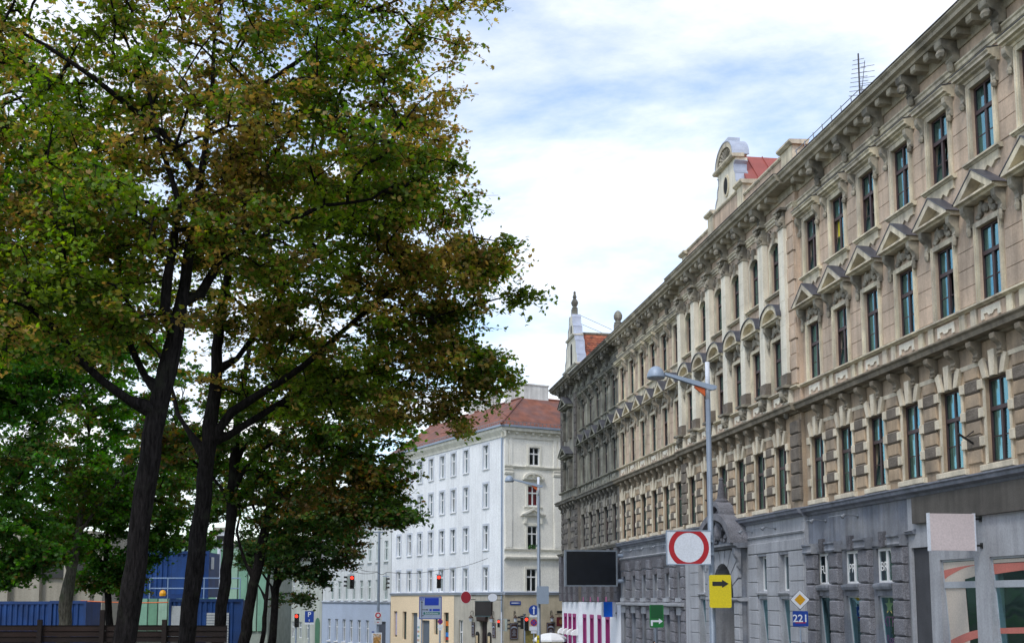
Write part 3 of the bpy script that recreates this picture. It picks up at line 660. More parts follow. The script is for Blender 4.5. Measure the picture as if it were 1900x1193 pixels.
# --- grey rusticated far part
hz = []
for s in left: hz += [(X(s-.42), X(s+.42), 4.4, 5.75), (X(s-.45), X(s+.45), .5, 3.6)]
wall(MB(), X(63.3), X(78.3), -1.6, 7.62, hz, 0, .5).build('wall', m_gb, tan)
MB().box(X(63.32), X(78.3), 0, .05, 6.14, 6.82).build('rough_band', m_gr2, tan)
MB().run([(0,6.82),(.07,6.82),(.12,6.9),(0,6.96)], X(63.3), X(78.3)).build('string_course', m_gl, tan)
peak = MB().plate([(-.44,0),(-.44,.1),(-.2,.34),(.2,.34),(.44,.1),(.44,0)], -.3, .16).mesh('window_head', m_gr2)
for s in left:
    wo = place_window(tan, X(s), -.14, 4.4, .84, 1.35, rnd, fm=m_framew, bars=False, curtain=0, tilt=0, split=.8)
    plain_pane(tan, X(s-.45), X(s+.45), -.14, .5, 3.6, tiltdy=.3)
    inst('window_head', peak, tan, (X(s), 0, 5.72))
    MB().box(X(s-.6), X(s+.6), 0, .2, 4.12, 4.34).build('sill', m_gl, tan)
    MB().box(X(s-.55), X(s+.55), 0, .16, 3.4, 3.82).build('lintel', m_gl, tan)
    rustic_pier(X(s+1.25), .1, 11, False) if s < 77 else None
rustic_pier(X(63.75), .1, 10, False)
MB().run([(0,3.88),(.38,3.88),(.4,3.95),(.4,4.04),(0,4.08)], X(63.4), X(78.2)).build('string_course', m_gl, tan)
# spotlights on thin rods along the shop sign band
rod = MB().tube([(0, 0, 0), (0, .55, .06)], .022, 6).tube([(0, .5, .05), (.0, .62, -.06)], [.05, .08], 8).blob((0, .02, 0), (.07, .04, .07)).mesh('spot_lamp', m_steel)
for s in (42.6, 45.4, 50.2, 53.0, 65.4, 68.0, 70.6, 73.2, 75.8):
    inst('spot_lamp', rod, tan, (X(s), YR if 47 < s < 63 else 0, 7.28))
for s0, s1 in ((42.6, 44.0), (45.4, 46.6), (50.2, 51.6), (65.4, 75.8)):
    y = (YR if 47 < s0 < 63 else 0)+.5
    MB().tube([(X(s0), y, 7.33), (X(s1), y, 7.33)], .018, 5).build('lamp_rod', m_steel, tan)
# iron flag holders between the first-floor windows
fh = MB().tube([(0, 0, 0), (0, .5, .3)], .035, 6).tube([(0, 0, .4), (0, .3, .18)], .02, 5).mesh('flag_holder', m_black)
for s in (34.55, 58.0): inst('flag_holder', fh, tan, (X(s), .05 if s < 47 else YR+.05, 8.85))
# ------------------------------------------------------------------ the sooty corner house
SD = 88.0
KD = kit(SOOT); D = lambda s: s-SD
drk = thing('corner_building', 'soot-blackened corner house with white stepped gable and tiled roof', 'building', fw(SD), FROT)
rnd = random.Random(5)
hs = []
dl = [79.55+2.5*k for k in range(5)]
for i, s in enumerate(dl): hs += upper_bay(drk, KD, SOOT, s, SD, rnd, 'A', 0., pier=i < 4)
YC = .22; DC0, DC1 = 90.8, 97.3
hc = [(D(93.45), D(94.65), 17.0, 19.2), (D(93.45), D(94.65), 12.98, 15.26), (D(93.45), D(94.65), 8.2, 10.68)]
for a, c, hh, y in ((78.3, DC0, hs, 0), (DC0, DC1, hc, YC)):
    for z0, z1, mm in ((-1.6, 4.05, mat('shop_white', (.74, .77, .83), .6, .06, 1)), (4.05, 7.6, m_gr2), (7.6, 11.85, SOOT['tan']), (11.85, 21.7, SOOT['wall'])):
        ex = []
        if z0 == 4.05: ex = [(D(s-.45), D(s+.45), 4.5, 6.2) for s in (dl if y == 0 else [92.2, 94.05, 95.9])]
        if z0 < 0: ex = [(D(s-.5), D(s+.5), .1, 3.0) for s in ([82.05+2.5*k for k in range(4)] if y == 0 else [92.3, 94.05, 95.8])]
        m_ = MB(); wall(m_, D(a), D(c), z0, z1, [h for h in hh if z0 <= h[2] and h[3] <= z1]+ex, y, .34); m_.build('wall', mm, drk)
    for pr, nm2, mm in ((EAVE, 'eaves_cornice', SOOT['corn']), (BELT, 'belt_cornice', SOOT['belt']), (SILLB, 'sill_course', SOOT['trim']), (ARCHI, 'architrave', SOOT['trim']), (GFC, 'shop_cornice', SOOT['belt'])):
        e = (y > 0)*.03
        MB().run(off(pr, y), D(a)-e+(.02 if not y else 0), D(c)+(off(pr, y)[len(pr)//2][0] if y else 0)).build(nm2, mm, drk)
    MB().run([(y,21.905),(y+.93,21.785),(y+.93,21.81),(y,21.94)], D(a), D(c)+(1.1 if y else 0)).build('gutter', MATS['gutter'], drk)
for z0, z1, mm in ((-1.6, 4.05, MATS['shop_white']), (4.05, 11.85, SOOT['tan']), (11.85, 21.7, SOOT['wall'])):
    MB().box(D(DC0)-.004, D(DC0)+.004, -.3, YC-.002, z0, z1).build('return_wall', mm, drk)
# end wall facing the side street, cut back behind the corner
MB().box(D(DC1)-.02, D(DC1)+.02, -12, YC-.01, -1.6, 21.7).build('end_wall', SOOT['tan'], drk)
MB().box(D(78.3), D(DC1)-.1, -12, -.9, -1.6, 21.6).build('interior', m_dark, drk)
MB().run([(.2,21.8),(-6,24.6),(-12,21.8)], D(78.3), D(DC1)).build('roof', m_tile, drk)
# corner bay: two larger pedimented windows
x = D(94.05)
for z, ped in ((17.0, True), (12.98, True), (8.2, False)):
    place_window(drk, x, YC-.26, z, 1.2, 2.2 if z > 16 else (2.28 if z > 12 else 2.48), rnd, curtain=.4)
    if ped:
        b = MB()
        for sx in (-1, 1): a, c = sorted((sx*.6, sx*.8)); b.box(a, c, 0, .09, z, z+2.45)
        b.box(-.6, .6, 0, .09, z+2.25, z+2.45); b.build('window_surround', SOOT['trim'], drk, (x, YC, 0))
        for sx in (-1, 1):
            MB().run([(0,0),(.3,0),(.3,2.3),(0,2.3)], -.16, .16).blob((0, .25, 1.9), (.24, .2, .4), 7, 5).blob((0, .2, 1.2), (.2, .16, .5), 7, 5).build('atlas_pilaster', SOOT['orn'], drk, (x+sx*1.1, YC, z+.05))
        b = MB(); b.run([(0,0),(.4,0),(.45,.08),(.6,.1),(.6,.2),(0,.22)], -1.6, 1.6)
        for sx in (-1, 1): b.plate([(sx*1.6,.2),(0,.95),(0,.7),(sx*1.05,.2)], 0, .6)
        b.plate([(-1.1,.2),(1.1,.2),(0,.72)], 0, .2); b.build('pediment', SOOT['trim'], drk, (x, YC, z+2.55))
        b = MB()
        for sx in (-1, 1): b.plate([(sx*1.68,.19),(0,.99),(0,.955),(sx*1.61,.205)], -.02, .66)
        b.build('pediment_cap', SOOT['cap'], drk, (x, YC, z+2.55))
    else:
        for k in ('key', 'vl', 'vr', 'apron1'): inst({'key': 'keystone', 'vl': 'voussoir', 'vr': 'voussoir', 'apron1': 'apron'}[k], KD[k], drk, (x, YC, 0))
for s in (91.3, 96.7):
    for i in range(7): inst('quoin_block', MB().cushion(-.45, .45, 0, .52, 0, .13, .05).mesh('quoin_block', SOOT['rough']) if i == 0 and s < 92 else KD['rough'], drk, (D(s), YC, 8.25+i*.5))
    qk = MB().cushion(-.42, .42, 0, .60, 0, .12, .03).mesh('quoin_block', SOOT['rough'])
    for i in range(12): inst('quoin_block', qk, drk, (D(s), YC, 13.05+i*.62))
for s in (92.3, 94.05, 95.8): inst('eaves_console', KD['bigcon'], drk, (D(s), YC+.02, 20.7))
for k in range(8): inst('modillion', KD['modil'], drk, (D(91.2+k*.85), YC+.02, 21.19))
for k in range(6): inst('bracket', KD['bracket1'], drk, (D(91.1+k*1.15), YC+.01, 11.31))
for s in (92.0, 93.0, 95.1, 96.1):
    for z in (8.7, 9.53, 10.36): inst('rough_block', KD['rough'], drk, (D(s), YC, z))
# shop floor of the corner house
m_pink = mat('shop_purple', (.30, .03, .16), .55, .08); m_pinkl = mat('shop_pink', (.42, .08, .24), .55, .08)
bk = MB().cushion(-.42, .42, 0, .6, 0, .28, .05).mesh('rustic_block', m_gr2)
for s in [78.7]+[80.8+2.5*k for k in range(4)]+[91.2]:
    for i in range(6): inst('rustic_block', bk, drk, (D(s), 0 if s < 90.8 else YC, 4.1+i*.6))
for s in (93.1, 94.98, 96.85):
    for i in range(6): inst('rustic_block', bk, drk, (D(s), YC, 4.1+i*.6))
for s in dl+[92.2, 94.05, 95.9]:
    y = 0 if s < 90.8 else YC
    wo = place_window(drk, D(s), y-.25, 4.5, .9, 1.7, rnd, bars=False, curtain=0, tilt=0, fm=m_frame)
    MB().box(D(s-.45), D(s+.45), y-.1, y+.05, 4.1, 4.42).build('sill_panel', m_pinkl, drk)
for s in [82.05+2.5*k for k in range(4)]+[92.3, 94.05, 95.8]:
    y = 0 if s < 90.8 else YC
    a, c = D(s-.5), D(s+.5); f = MB()
    f.box(a-.08, a+.06, y-.3, y+.04, .1, 3.0).box(c-.06, c+.08, y-.3, y+.04, .1, 3.0).box(a-.08, c+.08, y-.3, y+.05, 2.86, 3.14)
    o = f.build('shop_window', m_pink, drk)
    MB().box(a+.06, c-.06, y-.25, y-.24, .1, 2.86).build('pane', m_glass, o)
aw = MB()
pts = [(0, .45), (.18, .42), (.34, .32), (.44, .16), (.46, 0), (0, 0)]
awm = aw.run(pts, -.28, .28).mesh('canopy_lamp', m_white)
for s in (91.4, 93.2, 95.0, 96.8): inst('canopy_lamp', awm, drk, (D(s), YC, 1.5))
# stepped gable with zinc-covered edges
gx = D(93.0); gz = 21.8; y0, y1 = -.45, .2
MB().box(gx-2.5, gx+2.5, y0, y1+.1, gz, gz+.8).run([(y0-.05,gz+.8),(y1+.2,gz+.8),(y1+.28,gz+.9),(y0-.05,gz+.96)], gx-2.62, gx+2.62).build('gable_base', SOOT_W := mat('gable_white', (.60, .59, .52), .85, .12, 1.2, streak=.25), drk)
sp = [(-2.2,.95),(-2.1,1.6),(-1.75,2.0),(-1.65,2.9),(-1.3,3.2),(-1.3,3.45),(-1.0,3.75),(-.95,4.3),(-.62,4.6),(-.55,5.2),(-.4,5.5)]
sp = [(a*1.14, c*.95) for a, c in sp]
poly = [(gx+a, gz+c) for a, c in sp]+[(gx-a, gz+c) for a, c in reversed(sp)]
MB().plate(poly, y0, y1).build('gable', SOOT_W, drk)
MB().run([(y0,gz+3.3),(y1+.12,gz+3.3),(y1+.2,gz+3.4),(y0,gz+3.48)], gx-1.6, gx+1.6).build('gable_cornice', SOOT_W, drk)
MB().plate([(gx-.32, gz+1.1), (gx+.32, gz+1.1)]+[(gx+a, gz+c) for a, c in arc(0, 2.6, .32, 0, 180, 8)], y1, y1+.012).build('gable_window', m_dark, drk)
MB().plate([(gx-.22, gz+3.75), (gx+.22, gz+3.75)]+[(gx+a, gz+c) for a, c in arc(0, 4.2, .22, 0, 180, 8)], y1, y1+.012).build('gable_window', m_dark, drk)
for sx in (-1, 1):
    cp = MB()
    for (xa, za), (xb, zb) in zip(sp, sp[1:]):
        dx_, dz_ = xb-xa, zb-za; l = math.hypot(dx_, dz_); nx, nz = -dz_/l*.07, dx_/l*.07
        q = [(xa+nx*.06, za+nz*.06), (xb+nx*.06, zb+nz*.06), (xb+nx, zb+nz), (xa+nx, za+nz)]
        cp.plate([(gx-sx*a, gz+c) for a, c in q], y0-.03, y1+.05)
    cp.build('gable_flashing', m_leadl, drk)
MB().box(gx-.26, gx+.26, -.3, .14, gz+5.1, gz+5.8).lathe([(.22,0),(.26,.08),(.15,.16),(.27,.4),(.3,.55),(.2,.75),(.12,.85),(.17,1.0),(.12,1.15),(.08,1.28),(.11,1.38),(.03,1.5)], 10, (gx, -.1, gz+5.8)).build('finial', SOOT['trim'], drk)
# steep tiled cross roof built of tile courses
def tiled(parent, name, x0, x1, ya, yb, za, zb, flip, cs=.3, tw=.24):
    """tiles laid in courses over the slope from (x0, za) up to (x1, zb), running from ya to yb"""
    b = MB(); L = math.hypot(x1-x0, zb-za); n = int(L/cs); ux, uz = (x1-x0)/L, (zb-za)/L; nx, nz = -uz, ux
    if nz < 0: nx, nz = -nx, -nz
    r_ = random.Random(3); m = int((yb-ya)/tw)
    for i in range(n):
        for j in range(m):
            a = i*cs; c = a+cs*1.12; o = (i % 2)*tw*.5
            ya_ = ya+j*tw+o+.008; yb_ = ya_+tw-.016; h0 = .05+r_.uniform(-.01, .012); h1 = .012
            p = lambda t, h: (x0+ux*t+nx*h, za+uz*t+nz*h)
            (ax_, az_), (bx_, bz_), (cx_, cz_), (dx_, dz_) = p(a, h0), p(c, h1), p(a, h0-.025), p(c, h1-.02)
            b.cur = r_.choice((0, 0, 0, 1, 1, 2))
            b.add([(ax_,ya_,az_),(ax_,yb_,az_),(bx_,yb_,bz_),(bx_,ya_,bz_),(cx_,ya_,cz_),(cx_,yb_,cz_)], [(0,1,2,3),(0,4,5,1)])
    o = b.build(name, [mat('tile_red', (.27, .085, .05), .85, .25, 3), mat('tile_orange', (.32, .11, .06), .85, .25, 3), mat('tile_brown', (.15, .065, .05), .85, .25, 3)], parent); o['kind'] = 'stuff'; return o
MB().plate([(gx-3.4, 21.75), (gx+3.4, 21.75), (gx, 25.55)], -11, y0-.02).build('cross_roof', m_tile, drk)
tiled(drk, 'roof_tiles', gx-3.4, gx, -11, y0-.05, 21.75, 25.55, 1)
MB().tube([(gx, -11, 25.6), (gx, y0-.05, 25.6)], .12, 8).build('ridge', SOOT['trim'], drk)
MB().box(gx-.3, gx+.3, -4.0, -3.4, 25.4, 26.5).lathe([(.3,0),(.34,.1),(.2,.2),(.34,.45),(.36,.7),(.26,.95),(.1,1.1)], 10, (gx, -3.7, 26.5)).build('roof_figure', SOOT['trim'], drk)
MB().tube([(gx, -.1, 27.3), (gx, -3.2, 26.0)], .02, 5).tube([(gx, -.1, 26.6), (gx, -2.4, 25.7)], .02, 5).tube([(gx, -3.8, 26.6), (gx, -6.0, 25.7)], .02, 5).build('stay_rod', m_steel, drk)
# ------------------------------------------------------------------ the white corner house at the end of the street
wd_ = Vector((-0.47837, 0.87816, 0)); WP = Vector((-.6927, 100, 0)); WROT = math.atan2(wd_.y, wd_.x)
m_ww = mat('white_render', (.76, .785, .82), .9, .09, .35, .06, 20, streak=.13)
m_wf = mat('white_render_warm', (.84, .83, .775), .9, .07, .5, .06, 20, streak=.07)
m_wtr = mat('white_trim', (.76, .745, .67), .9, .1, 1.5, streak=.15)
m_cr = mat('cream_render', (.78, .63, .44), .9, .05, .5)
m_gy = mat('pub_grey', (.43, .405, .35), .9, .12, .9, streak=.15)
m_gy2 = mat('pub_sand', (.50, .44, .33), .9, .12, .9, streak=.15)
m_tilew = mat('roof_tile_far', (.20, .075, .048), .85, .3, 1.2, .3, 12, tint=(.15, .075, .065))
wht = thing('apartment_building', 'white four-storey corner house with red tiled roof behind the street lamp', 'building', WP, WROT)
rnd = random.Random(31)
rows = [(15.8, 17.95), (12.34, 14.44), (8.6, 10.92), (4.95, 7.0)]
cols = [3.4, 7.4, 10.1, 12.57, 15.13, 17.73, 20.28, 23.0]
wr = random.Random(2)
LE = 24.95
# in this house's frame x runs along the side front (away from the corner), y points out over the street
hol = [(c-.5, c+.5, a, b_) for c in cols for a, b_ in rows]
gh = [(10.9, 12.0, .2, 3.0), (13.3, 14.2, .9, 2.8), (15.2, 17.2, -1.8, 2.2), (18.1, 19.5, -1.8, 2.9), (20.8, 21.8, .2, 3.0), (23.2, 24.1, .4, 3.0)]
pub = [(7.9, 8.75, -.7, 2.35), (3.1, 4.4, -1.8, 2.3)]
wall(MB(), 0, LE, 4.7, 19.0, hol, 0, .22).build('wall', m_ww, wht)
wall(MB(), 9.75, LE, -3.2, 4.7, gh, .03, .3).build('wall', m_cr, wht)
wall(MB(), 0, 9.75, -3.2, 4.7, pub, .01, .3).build('wall', m_gy, wht)
MB().run([(0,4.62),(.12,4.62),(.16,4.74),(.2,4.8),(.2,4.86),(0,4.92)], 0, LE).build('belt_course', mat('belt_bluegrey', (.36, .40, .47), .8, .1), wht)
MB().run([(0,18.3),(.08,18.3),(.1,18.45),(.16,18.55),(.42,18.85),(.46,19.05),(.5,19.1),(0,19.2)], -.4, LE).build('eaves_cornice', m_wtr, wht)
MB().run([(.3,19.13),(.62,19.12),(.64,19.3),(.3,19.3)], -.55, LE).build('gutter', mat('gutter_blue', (.30, .37, .48), .5, .1, metal=.2), wht)
MB().tube([(.22, .12, -3), (.22, .12, 18.9)], .07, 8).build('downpipe', MATS['gutter_blue'], wht)
sur = MB()
for a, c, d, e in ((-.68,-.5,-.12,2.3),(.5,.68,-.12,2.3),(-.5,.5,2.1,2.3)): sur.box(a, c, 0, .05, d, e)
surm = sur.mesh('window_surround', mat('surround_bluegrey', (.52, .56, .63), .8, .08))
for c in cols:
    for a, b_ in rows:
        inst('window_surround', surm, wht, (c, 0, a)); MB().box(c-.56, c+.56, 0, .12, a-.1, a-.02).build('sill', m_ww, wht)
        place_window(wht, c, -.15, a, 1.0, b_-a, wr, fm=m_framew, bars=False, curtain=.6, tilt=.1)
for a, c, d, e in gh[:1]+gh[1:2]+gh[4:]: place_window(wht, (a+c)/2, -.18, d, c-a, e-d, wr, fm=m_frame, bars=False, curtain=0, tilt=0, split=.97)
place_window(wht, 8.33, -.15, -.7, .85, 3.05, wr, fm=m_framew, bars=False, curtain=0, tilt=0)
for a, c, e in ((15.2, 17.2, 2.2), (18.1, 19.5, 2.9)): MB().box(a, c, -.26, -.2, -1.8, e).box(a+.1, c-.1, -.2, -.17, -1.7, e-.5).build('door', mat('door_bluegrey', (.10, .13, .17), .5, .15), wht)
MB().box(3.1, 4.4, -.27, -.2, -1.8, 2.3).box(3.15, 3.7, -.2, -.16, -1.8, 1.3).box(3.8, 4.35, -.2, -.16, -1.8, 1.3).build('door', mat('pub_door', (.02, .013, .016), .4, .2), wht)
MB().run([(0,2.3),(.3,2.3),(.34,2.42),(.34,2.65),(0,2.8)], 2.95, 4.55).build('door_hood', mat('pub_brown', (.03, .018, .017), .5, .2), wht)
fb = MB().box(7.95, 8.7, .02, .22, -.9, -.62).build('flower_box', mat('box_brown', (.06, .03, .02), .8), wht)
fr_ = random.Random(3); q = MB()
for i in range(16): q.blob((8.0+fr_.random()*.65, .12, -.6+fr_.random()*.2), (.06, .07, .07), 5, 3)
q.build('flowers', mat('geranium', (.25, .03, .02), .7, .4, 8, tint=(.04, .1, .02)), wht)
for a, c, d, e, cl in ((11.05, 11.9, 1.75, 2.2, (.6, .16, .02)), (11.05, 11.9, .75, 1.15, (.03, .2, .6)), (11.05, 11.9, .45, .7, (.5, .03, .03)), (23.3, 24.0, .6, 2.9, (.45, .42, .6))):
    MB().box(a, c, -.16, -.15, d, e).build('poster', mat('poster_%d' % int(d*100+a), cl, .6, .2, 3), wht)
MB().box(17.35, 18.0, .03, .08, -.9, 2.5).build('info_panel', m_framew, wht)
for i in range(12):
    MB().box(17.45+(i % 2)*.26, 17.64+(i % 2)*.26, .081, .085, -.7+(i//2)*.42, -.5+(i//2)*.42).build('info_field', mat('field_%d' % (i % 4), ((.6, .5, .05), (.5, .08, .1), (.1, .4, .15), (.1, .25, .6))[i % 4], .6), wht)
# the narrow ornate front towards the crossing (its own frame: x to the right, y out)
FR = WROT-R(90)
def fx(mb, name, m_, loc=(0,0,0)):
    o = mb.build(name, m_, wht, (0,0,0), (0, 0, -R(90)+math.pi)); return o
# front frame is mirrored into x' = -x so that the outward side is +y'
hf = [(-3.55, -2.5, 15.93, 17.52), (-3.4, -2.35, 12.35, 14.12), (-3.35, -2.3, 8.68, 10.6), (-3.25, -2.2, 4.9, 6.87)]
FL = 6.7
fx(wall(MB(), -FL, 0, 4.7, 19.0, hf, 0, .22), 'wall', m_wf)
fx(wall(MB(), -FL, 0, -3.2, 4.7, [(-3.3, -1.9, -1.8, 1.6)], .01, .3), 'wall', m_gy2)
for prf, m_, nm in (([(0,4.62),(.12,4.62),(.16,4.74),(.2,4.8),(.2,4.86),(0,4.92)], MATS['belt_bluegrey'], 'belt_course'),
                ([(0,7.62),(.1,7.62),(.2,7.72),(.34,7.76),(.36,7.9),(0,7.96)], m_wtr, 'string_course'), ([(0,8.42),(.1,8.42),(.16,8.5),(.18,8.58),(0,8.62)], m_wtr, 'string_course'),
                ([(0,15.6),(.1,15.6),(.16,15.7),(.2,15.76),(0,15.82)], m_wtr, 'string_course'),
                ([(0,18.2),(.06,18.2),(.08,18.3),(.08,18.8),(.44,18.84),(.5,19.1),(0,19.2)], m_wtr, 'eaves_cornice'), ([(.3,19.13),(.62,19.12),(.64,19.3),(.3,19.3)], MATS['gutter_blue'], 'gutter')):
    fx(MB().run(prf, -FL, .3 if prf[0][1] > 18 else -.005), nm, m_)
for k in range(8): fx(MB().run([(0,0),(.28,.1),(.28,.3),(0,.3)], -.1, .1), 'bracket', m_wtr)
for k, o in enumerate([o for o in wht.children if o.name.startswith('bracket')]):
    d_ = Vector((0, -1, 0)); o.location = (0, -(.35+k*.82), 18.5)
for x in (.42, 5.35):
    fx(MB().box(-x-.36, -x+.36, 0, .1, 8.6, 15.0).box(-x-.3, -x+.3, .1, .14, 8.7, 10.9), 'pilaster', m_wf)
    fx(MB().run([(0,15.0),(.16,15.02),(.2,15.2),(.14,15.3),(.2,15.5),(0,15.6)], -x-.42, -x+.42), 'capital', m_wtr)
    for d in (-.22, .22): fx(MB().box(-x+d-.15, -x+d+.15, 0, .09, 15.85, 18.2), 'pilaster', m_wf)
for (a, c, d, e), pd in zip(hf, (0, 1, 2, 0)):
    xm = (a+c)/2; cm = mat('red_curtain', (.35, .02, .03), .9) if pd == 1 else None
    o = place_window(wht, 0, 0, 0, c-a, e-d, wr, fm=m_framew, bars=False, curtain=1.0 if pd == 1 else .0, tilt=0, cmat=cm); o.rotation_euler = (0, 0, R(90)); 
    o.location = Vector((math.cos(R(90))*xm, math.sin(R(90))*xm, d))+Vector((.1, 0, 0))
    if pd == 1: MB().box(-.44, .44, -.16, -.14, .1, e-d-.1).build('blind', mat('red_blind', (.50, .015, .03), .8), o)
    s_ = MB().box(a-.2, a, 0, .08, d-.1, e+.2).box(c, c+.2, 0, .08, d-.1, e+.2).box(a, c, 0, .08, e, e+.2).run([(0,d-.2),(.14,d-.2),(.18,d-.1),(0,d-.06)], a-.4, c+.4)
    fx(s_, 'window_surround', m_wtr)
    if pd == 1: fx(MB().run([(0,e+.5),(.3,e+.5),(.34,e+.62),(0,e+.66)], xm-1.05, xm+1.05).plate([(xm+u, v) for u, v in arc(0, e+.62, 1.05, 0, 180, 12, .55)+arc(0, e+.62, .8, 180, 0, 12, .38)], 0, .3).blob((xm, .15, e+1.0), (.22, .14, .26)), 'pediment', m_wtr)
    if pd == 2: fx(MB().run([(0,e+.85),(.3,e+.85),(.34,e+.95),(0,e+1.0)], xm-1.2, xm+1.2).plate([(xm-1.2,e+.97),(xm,e+1.55),(xm,e+1.38),(xm-.8,e+.97)], 0, .34).plate([(xm+1.2,e+.97),(xm,e+1.55),(xm,e+1.38),(xm+.8,e+.97)], 0, .34).box(xm-.9, xm-.65, 0, .2, e+.2, e+.85).box(xm+.65, xm+.9, 0, .2, e+.2, e+.85), 'pediment', m_wtr)
gb = MB()
for i in range(26): gb.blob((-2.85+fr_.uniform(-.5, .5), .14+fr_.random()*.1, 8.62+fr_.random()*.3), (.1, .1, .1), 5, 3)
fx(gb, 'window_plants', mat('plant_green', (.03, .09, .02), .8, .4, 6))
for i in range(7):
    fx(MB().cushion(-3.25-.3, -3.25, 4.95+i*.3, 4.95+i*.3+.2, 0, .09, .01), 'quoin_block', m_wtr)
fx(MB().box(-3.3, -1.9, -.28, -.2, -1.8, 1.6), 'doorway', mat('dull_yellow', (.28, .24, .08), .7, .3, 4))
# hipped roof, attic chimneys
RB = 11.
def rp(x, y): return (x, y)
rv = [(-.62, .62, 19.3), (LE, .62, 19.3), (LE, -RB, 19.3), (-.62, -RB, 19.3)]
mb = MB()   # side slope, hip, front slope; ridge at z 22.6
e0, e1, e2 = (.6, .6), (LE, .6), (.6, -9)
mb.add([(-.62,.62,19.28),(LE,.62,19.28),(LE,-4.2,22.7),(4.2,-4.2,22.7)], [(0,1,2,3)])
mb.add([(-.62,.62,19.28),(4.2,-4.2,22.7),(4.2,-9,22.7),(-.62,-9,19.28)], [(0,1,2,3)])
mb.add([(4.2,-4.2,22.7),(LE,-4.2,22.7),(LE,-9,22.7),(4.2,-9,22.7)], [(0,1,2,3)])
mb.build('roof', m_tilew, wht)
MB().tube([(-.62,.62,19.32),(4.2,-4.2,22.75)], .1, 6).tube([(4.2,-4.2,22.75),(LE,-4.2,22.75)], .1, 6).tube([(4.2,-4.2,22.75),(4.2,-9,22.75)], .1, 6).build('ridge', m_tilew, wht)
m_chim = mat('chimney_white', (.62, .62, .60), .9, .15, 1, streak=.3)
for x, y, a, c, h in ((4.6, -5.6, .5, 1.3, 1.35), (6.9, -4.6, .55, .5, 1.2), (11.5, -4.6, 1.3, .5, 1.2), (14.6, -4.6, .6, .5, 1.0), (21., -4.6, 1., .5, 1.0)):
    MB().box(x-a, x+a, y-c, y+c, 22.0, 22.6+h).box(x-a-.08, x+a+.08, y-c-.08, y+c+.08, 22.6+h, 22.72+h).build('chimney', m_chim, wht)
gd = MB()
for i in range(60): gd.box(i*.4-.5, i*.4-.46, .5, .53, 19.3, 19.62)
gd.box(-.6, 24, .51, .54, 19.58, 19.62).build('snow_guard', m_steel, wht)
gd = MB()
for i in range(18): gd.box(-.53, -.5, -i*.4, -i*.4+.04, 19.3, 19.62)
gd.box(-.54, -.51, -7, .5, 19.58, 19.62).build('snow_guard', m_steel, wht)
MB().box(.8, LE-.02, -9, -.8, -3.2, 19.0).build('interior', m_dark, wht)

# ------------------------------------------------------------------ pale blue house next to it
blu = thing('apartment_building', 'pale house with light blue ground floor left of the white corner house', 'building', WP+wd_*25.02, WROT)
m_b1 = mat('render_greywhite', (.62, .65, .66), .9, .1, .5, streak=.2); m_b2 = mat('render_lightblue', (.40, .47, .60), .9, .06, .5)
m_wg = mat('window_frame_greenish', (.6, .66, .64), .6, .08)
BL = 21.2
c2 = [1.4+2.35*k for k in range(8)]; g2 = [6.45, 8.9, 11.4, 13.65, 16.1, 18.6]
wall(MB(), 0, BL, 3.9, 12.6, [(c-.5, c+.5, a, b_) for c in c2 for a, b_ in ((8.3, 10.4), (4.2, 6.3))], 0, .22).build('wall', m_b1, blu)
wall(MB(), 0, BL, -4, 3.9, [(c-.5, c+.5, -.55, 1.95) for c in g2]+[(1.2, 3.6, -3, 1.9)], .04, .25).build('wall', m_b2, blu)
MB().run([(0,3.8),(.14,3.8),(.2,3.95),(0,4.02)], 0, BL).build('belt_course', mat('belt_lilac', (.38, .42, .5), .8), blu)
for c in c2:
    for a in (8.3, 4.2):
        place_window(blu, c, -.12, a, 1.0, 2.1, wr, fm=m_wg, bars=False, curtain=.5); MB().box(c-.62, c+.62, 0, .18, a-.16, a-.04).build('sill', m_b1, blu)
for c in g2:
    place_window(blu, c, -.1, -.55, 1.0, 2.5, wr, fm=m_framew, bars=False, curtain=.5); MB().box(c-.58, c+.58, .04, .16, -.7, -.57).build('sill', m_framew, blu)
MB().box(1.2, 3.6, -.2, -.15, -3, 1.9).build('gate', mat('gate_dark', (.05, .06, .09), .6, .2), blu)
MB().run([(0,12.3),(.4,12.5),(.45,12.7),(0,12.8)], 0, BL).build('eaves_cornice', m_b1, blu)
MB().run([(.5,12.8),(-4.5,16.0),(-9.5,12.8)], 0, BL).build('roof', mat('slate', (.12, .12, .13), .7, .2), blu)
MB().box(.05, BL-.05, -9, -.7, -4, 12.6).build('interior', m_dark, blu)
for x in (5, 13): MB().box(x-.5, x+.5, -4.9, -4.1, 15, 17).build('chimney', m_chim, blu)
# ------------------------------------------------------------------ green-doored house beyond
grn = thing('townhouse', 'low grey house with a green arched door at the end of the terrace', 'house', WP+wd_*46.4, WROT)
wall(MB(), 0, 26, -5, 9.0, [(4.4+3*k, 5.6+3*k, a, a+2.0) for k in range(7) for a in (-.6, 4.6)], 0, .25).build('wall', mat('render_grey_green', (.44, .47, .43), .9, .12, .6, streak=.2), blu if False else grn)
MB().plate([(.6,-5),(2.2,-5),(2.2,1.2)]+[(1.4+a, 1.2+c) for a, c in arc(0, 0, .8, 0, 180, 10)]+[(.6,1.2)], .0, .06).build('door', mat('door_green', (.05, .16, .09), .6, .1), grn)
for k in range(7):
    for a in (-.6, 4.6): place_window(grn, 5+3*k, -.1, a, 1.2, 2.0, wr, fm=m_framew, bars=False, curtain=.4)
MB().run([(.4,9),(-4.5,12.4),(-9,9)], 0, 26).build('roof', MATS['slate'], grn)
MB().box(.05, 25.9, -9, -.7, -5, 8.9).build('interior', m_dark, grn)
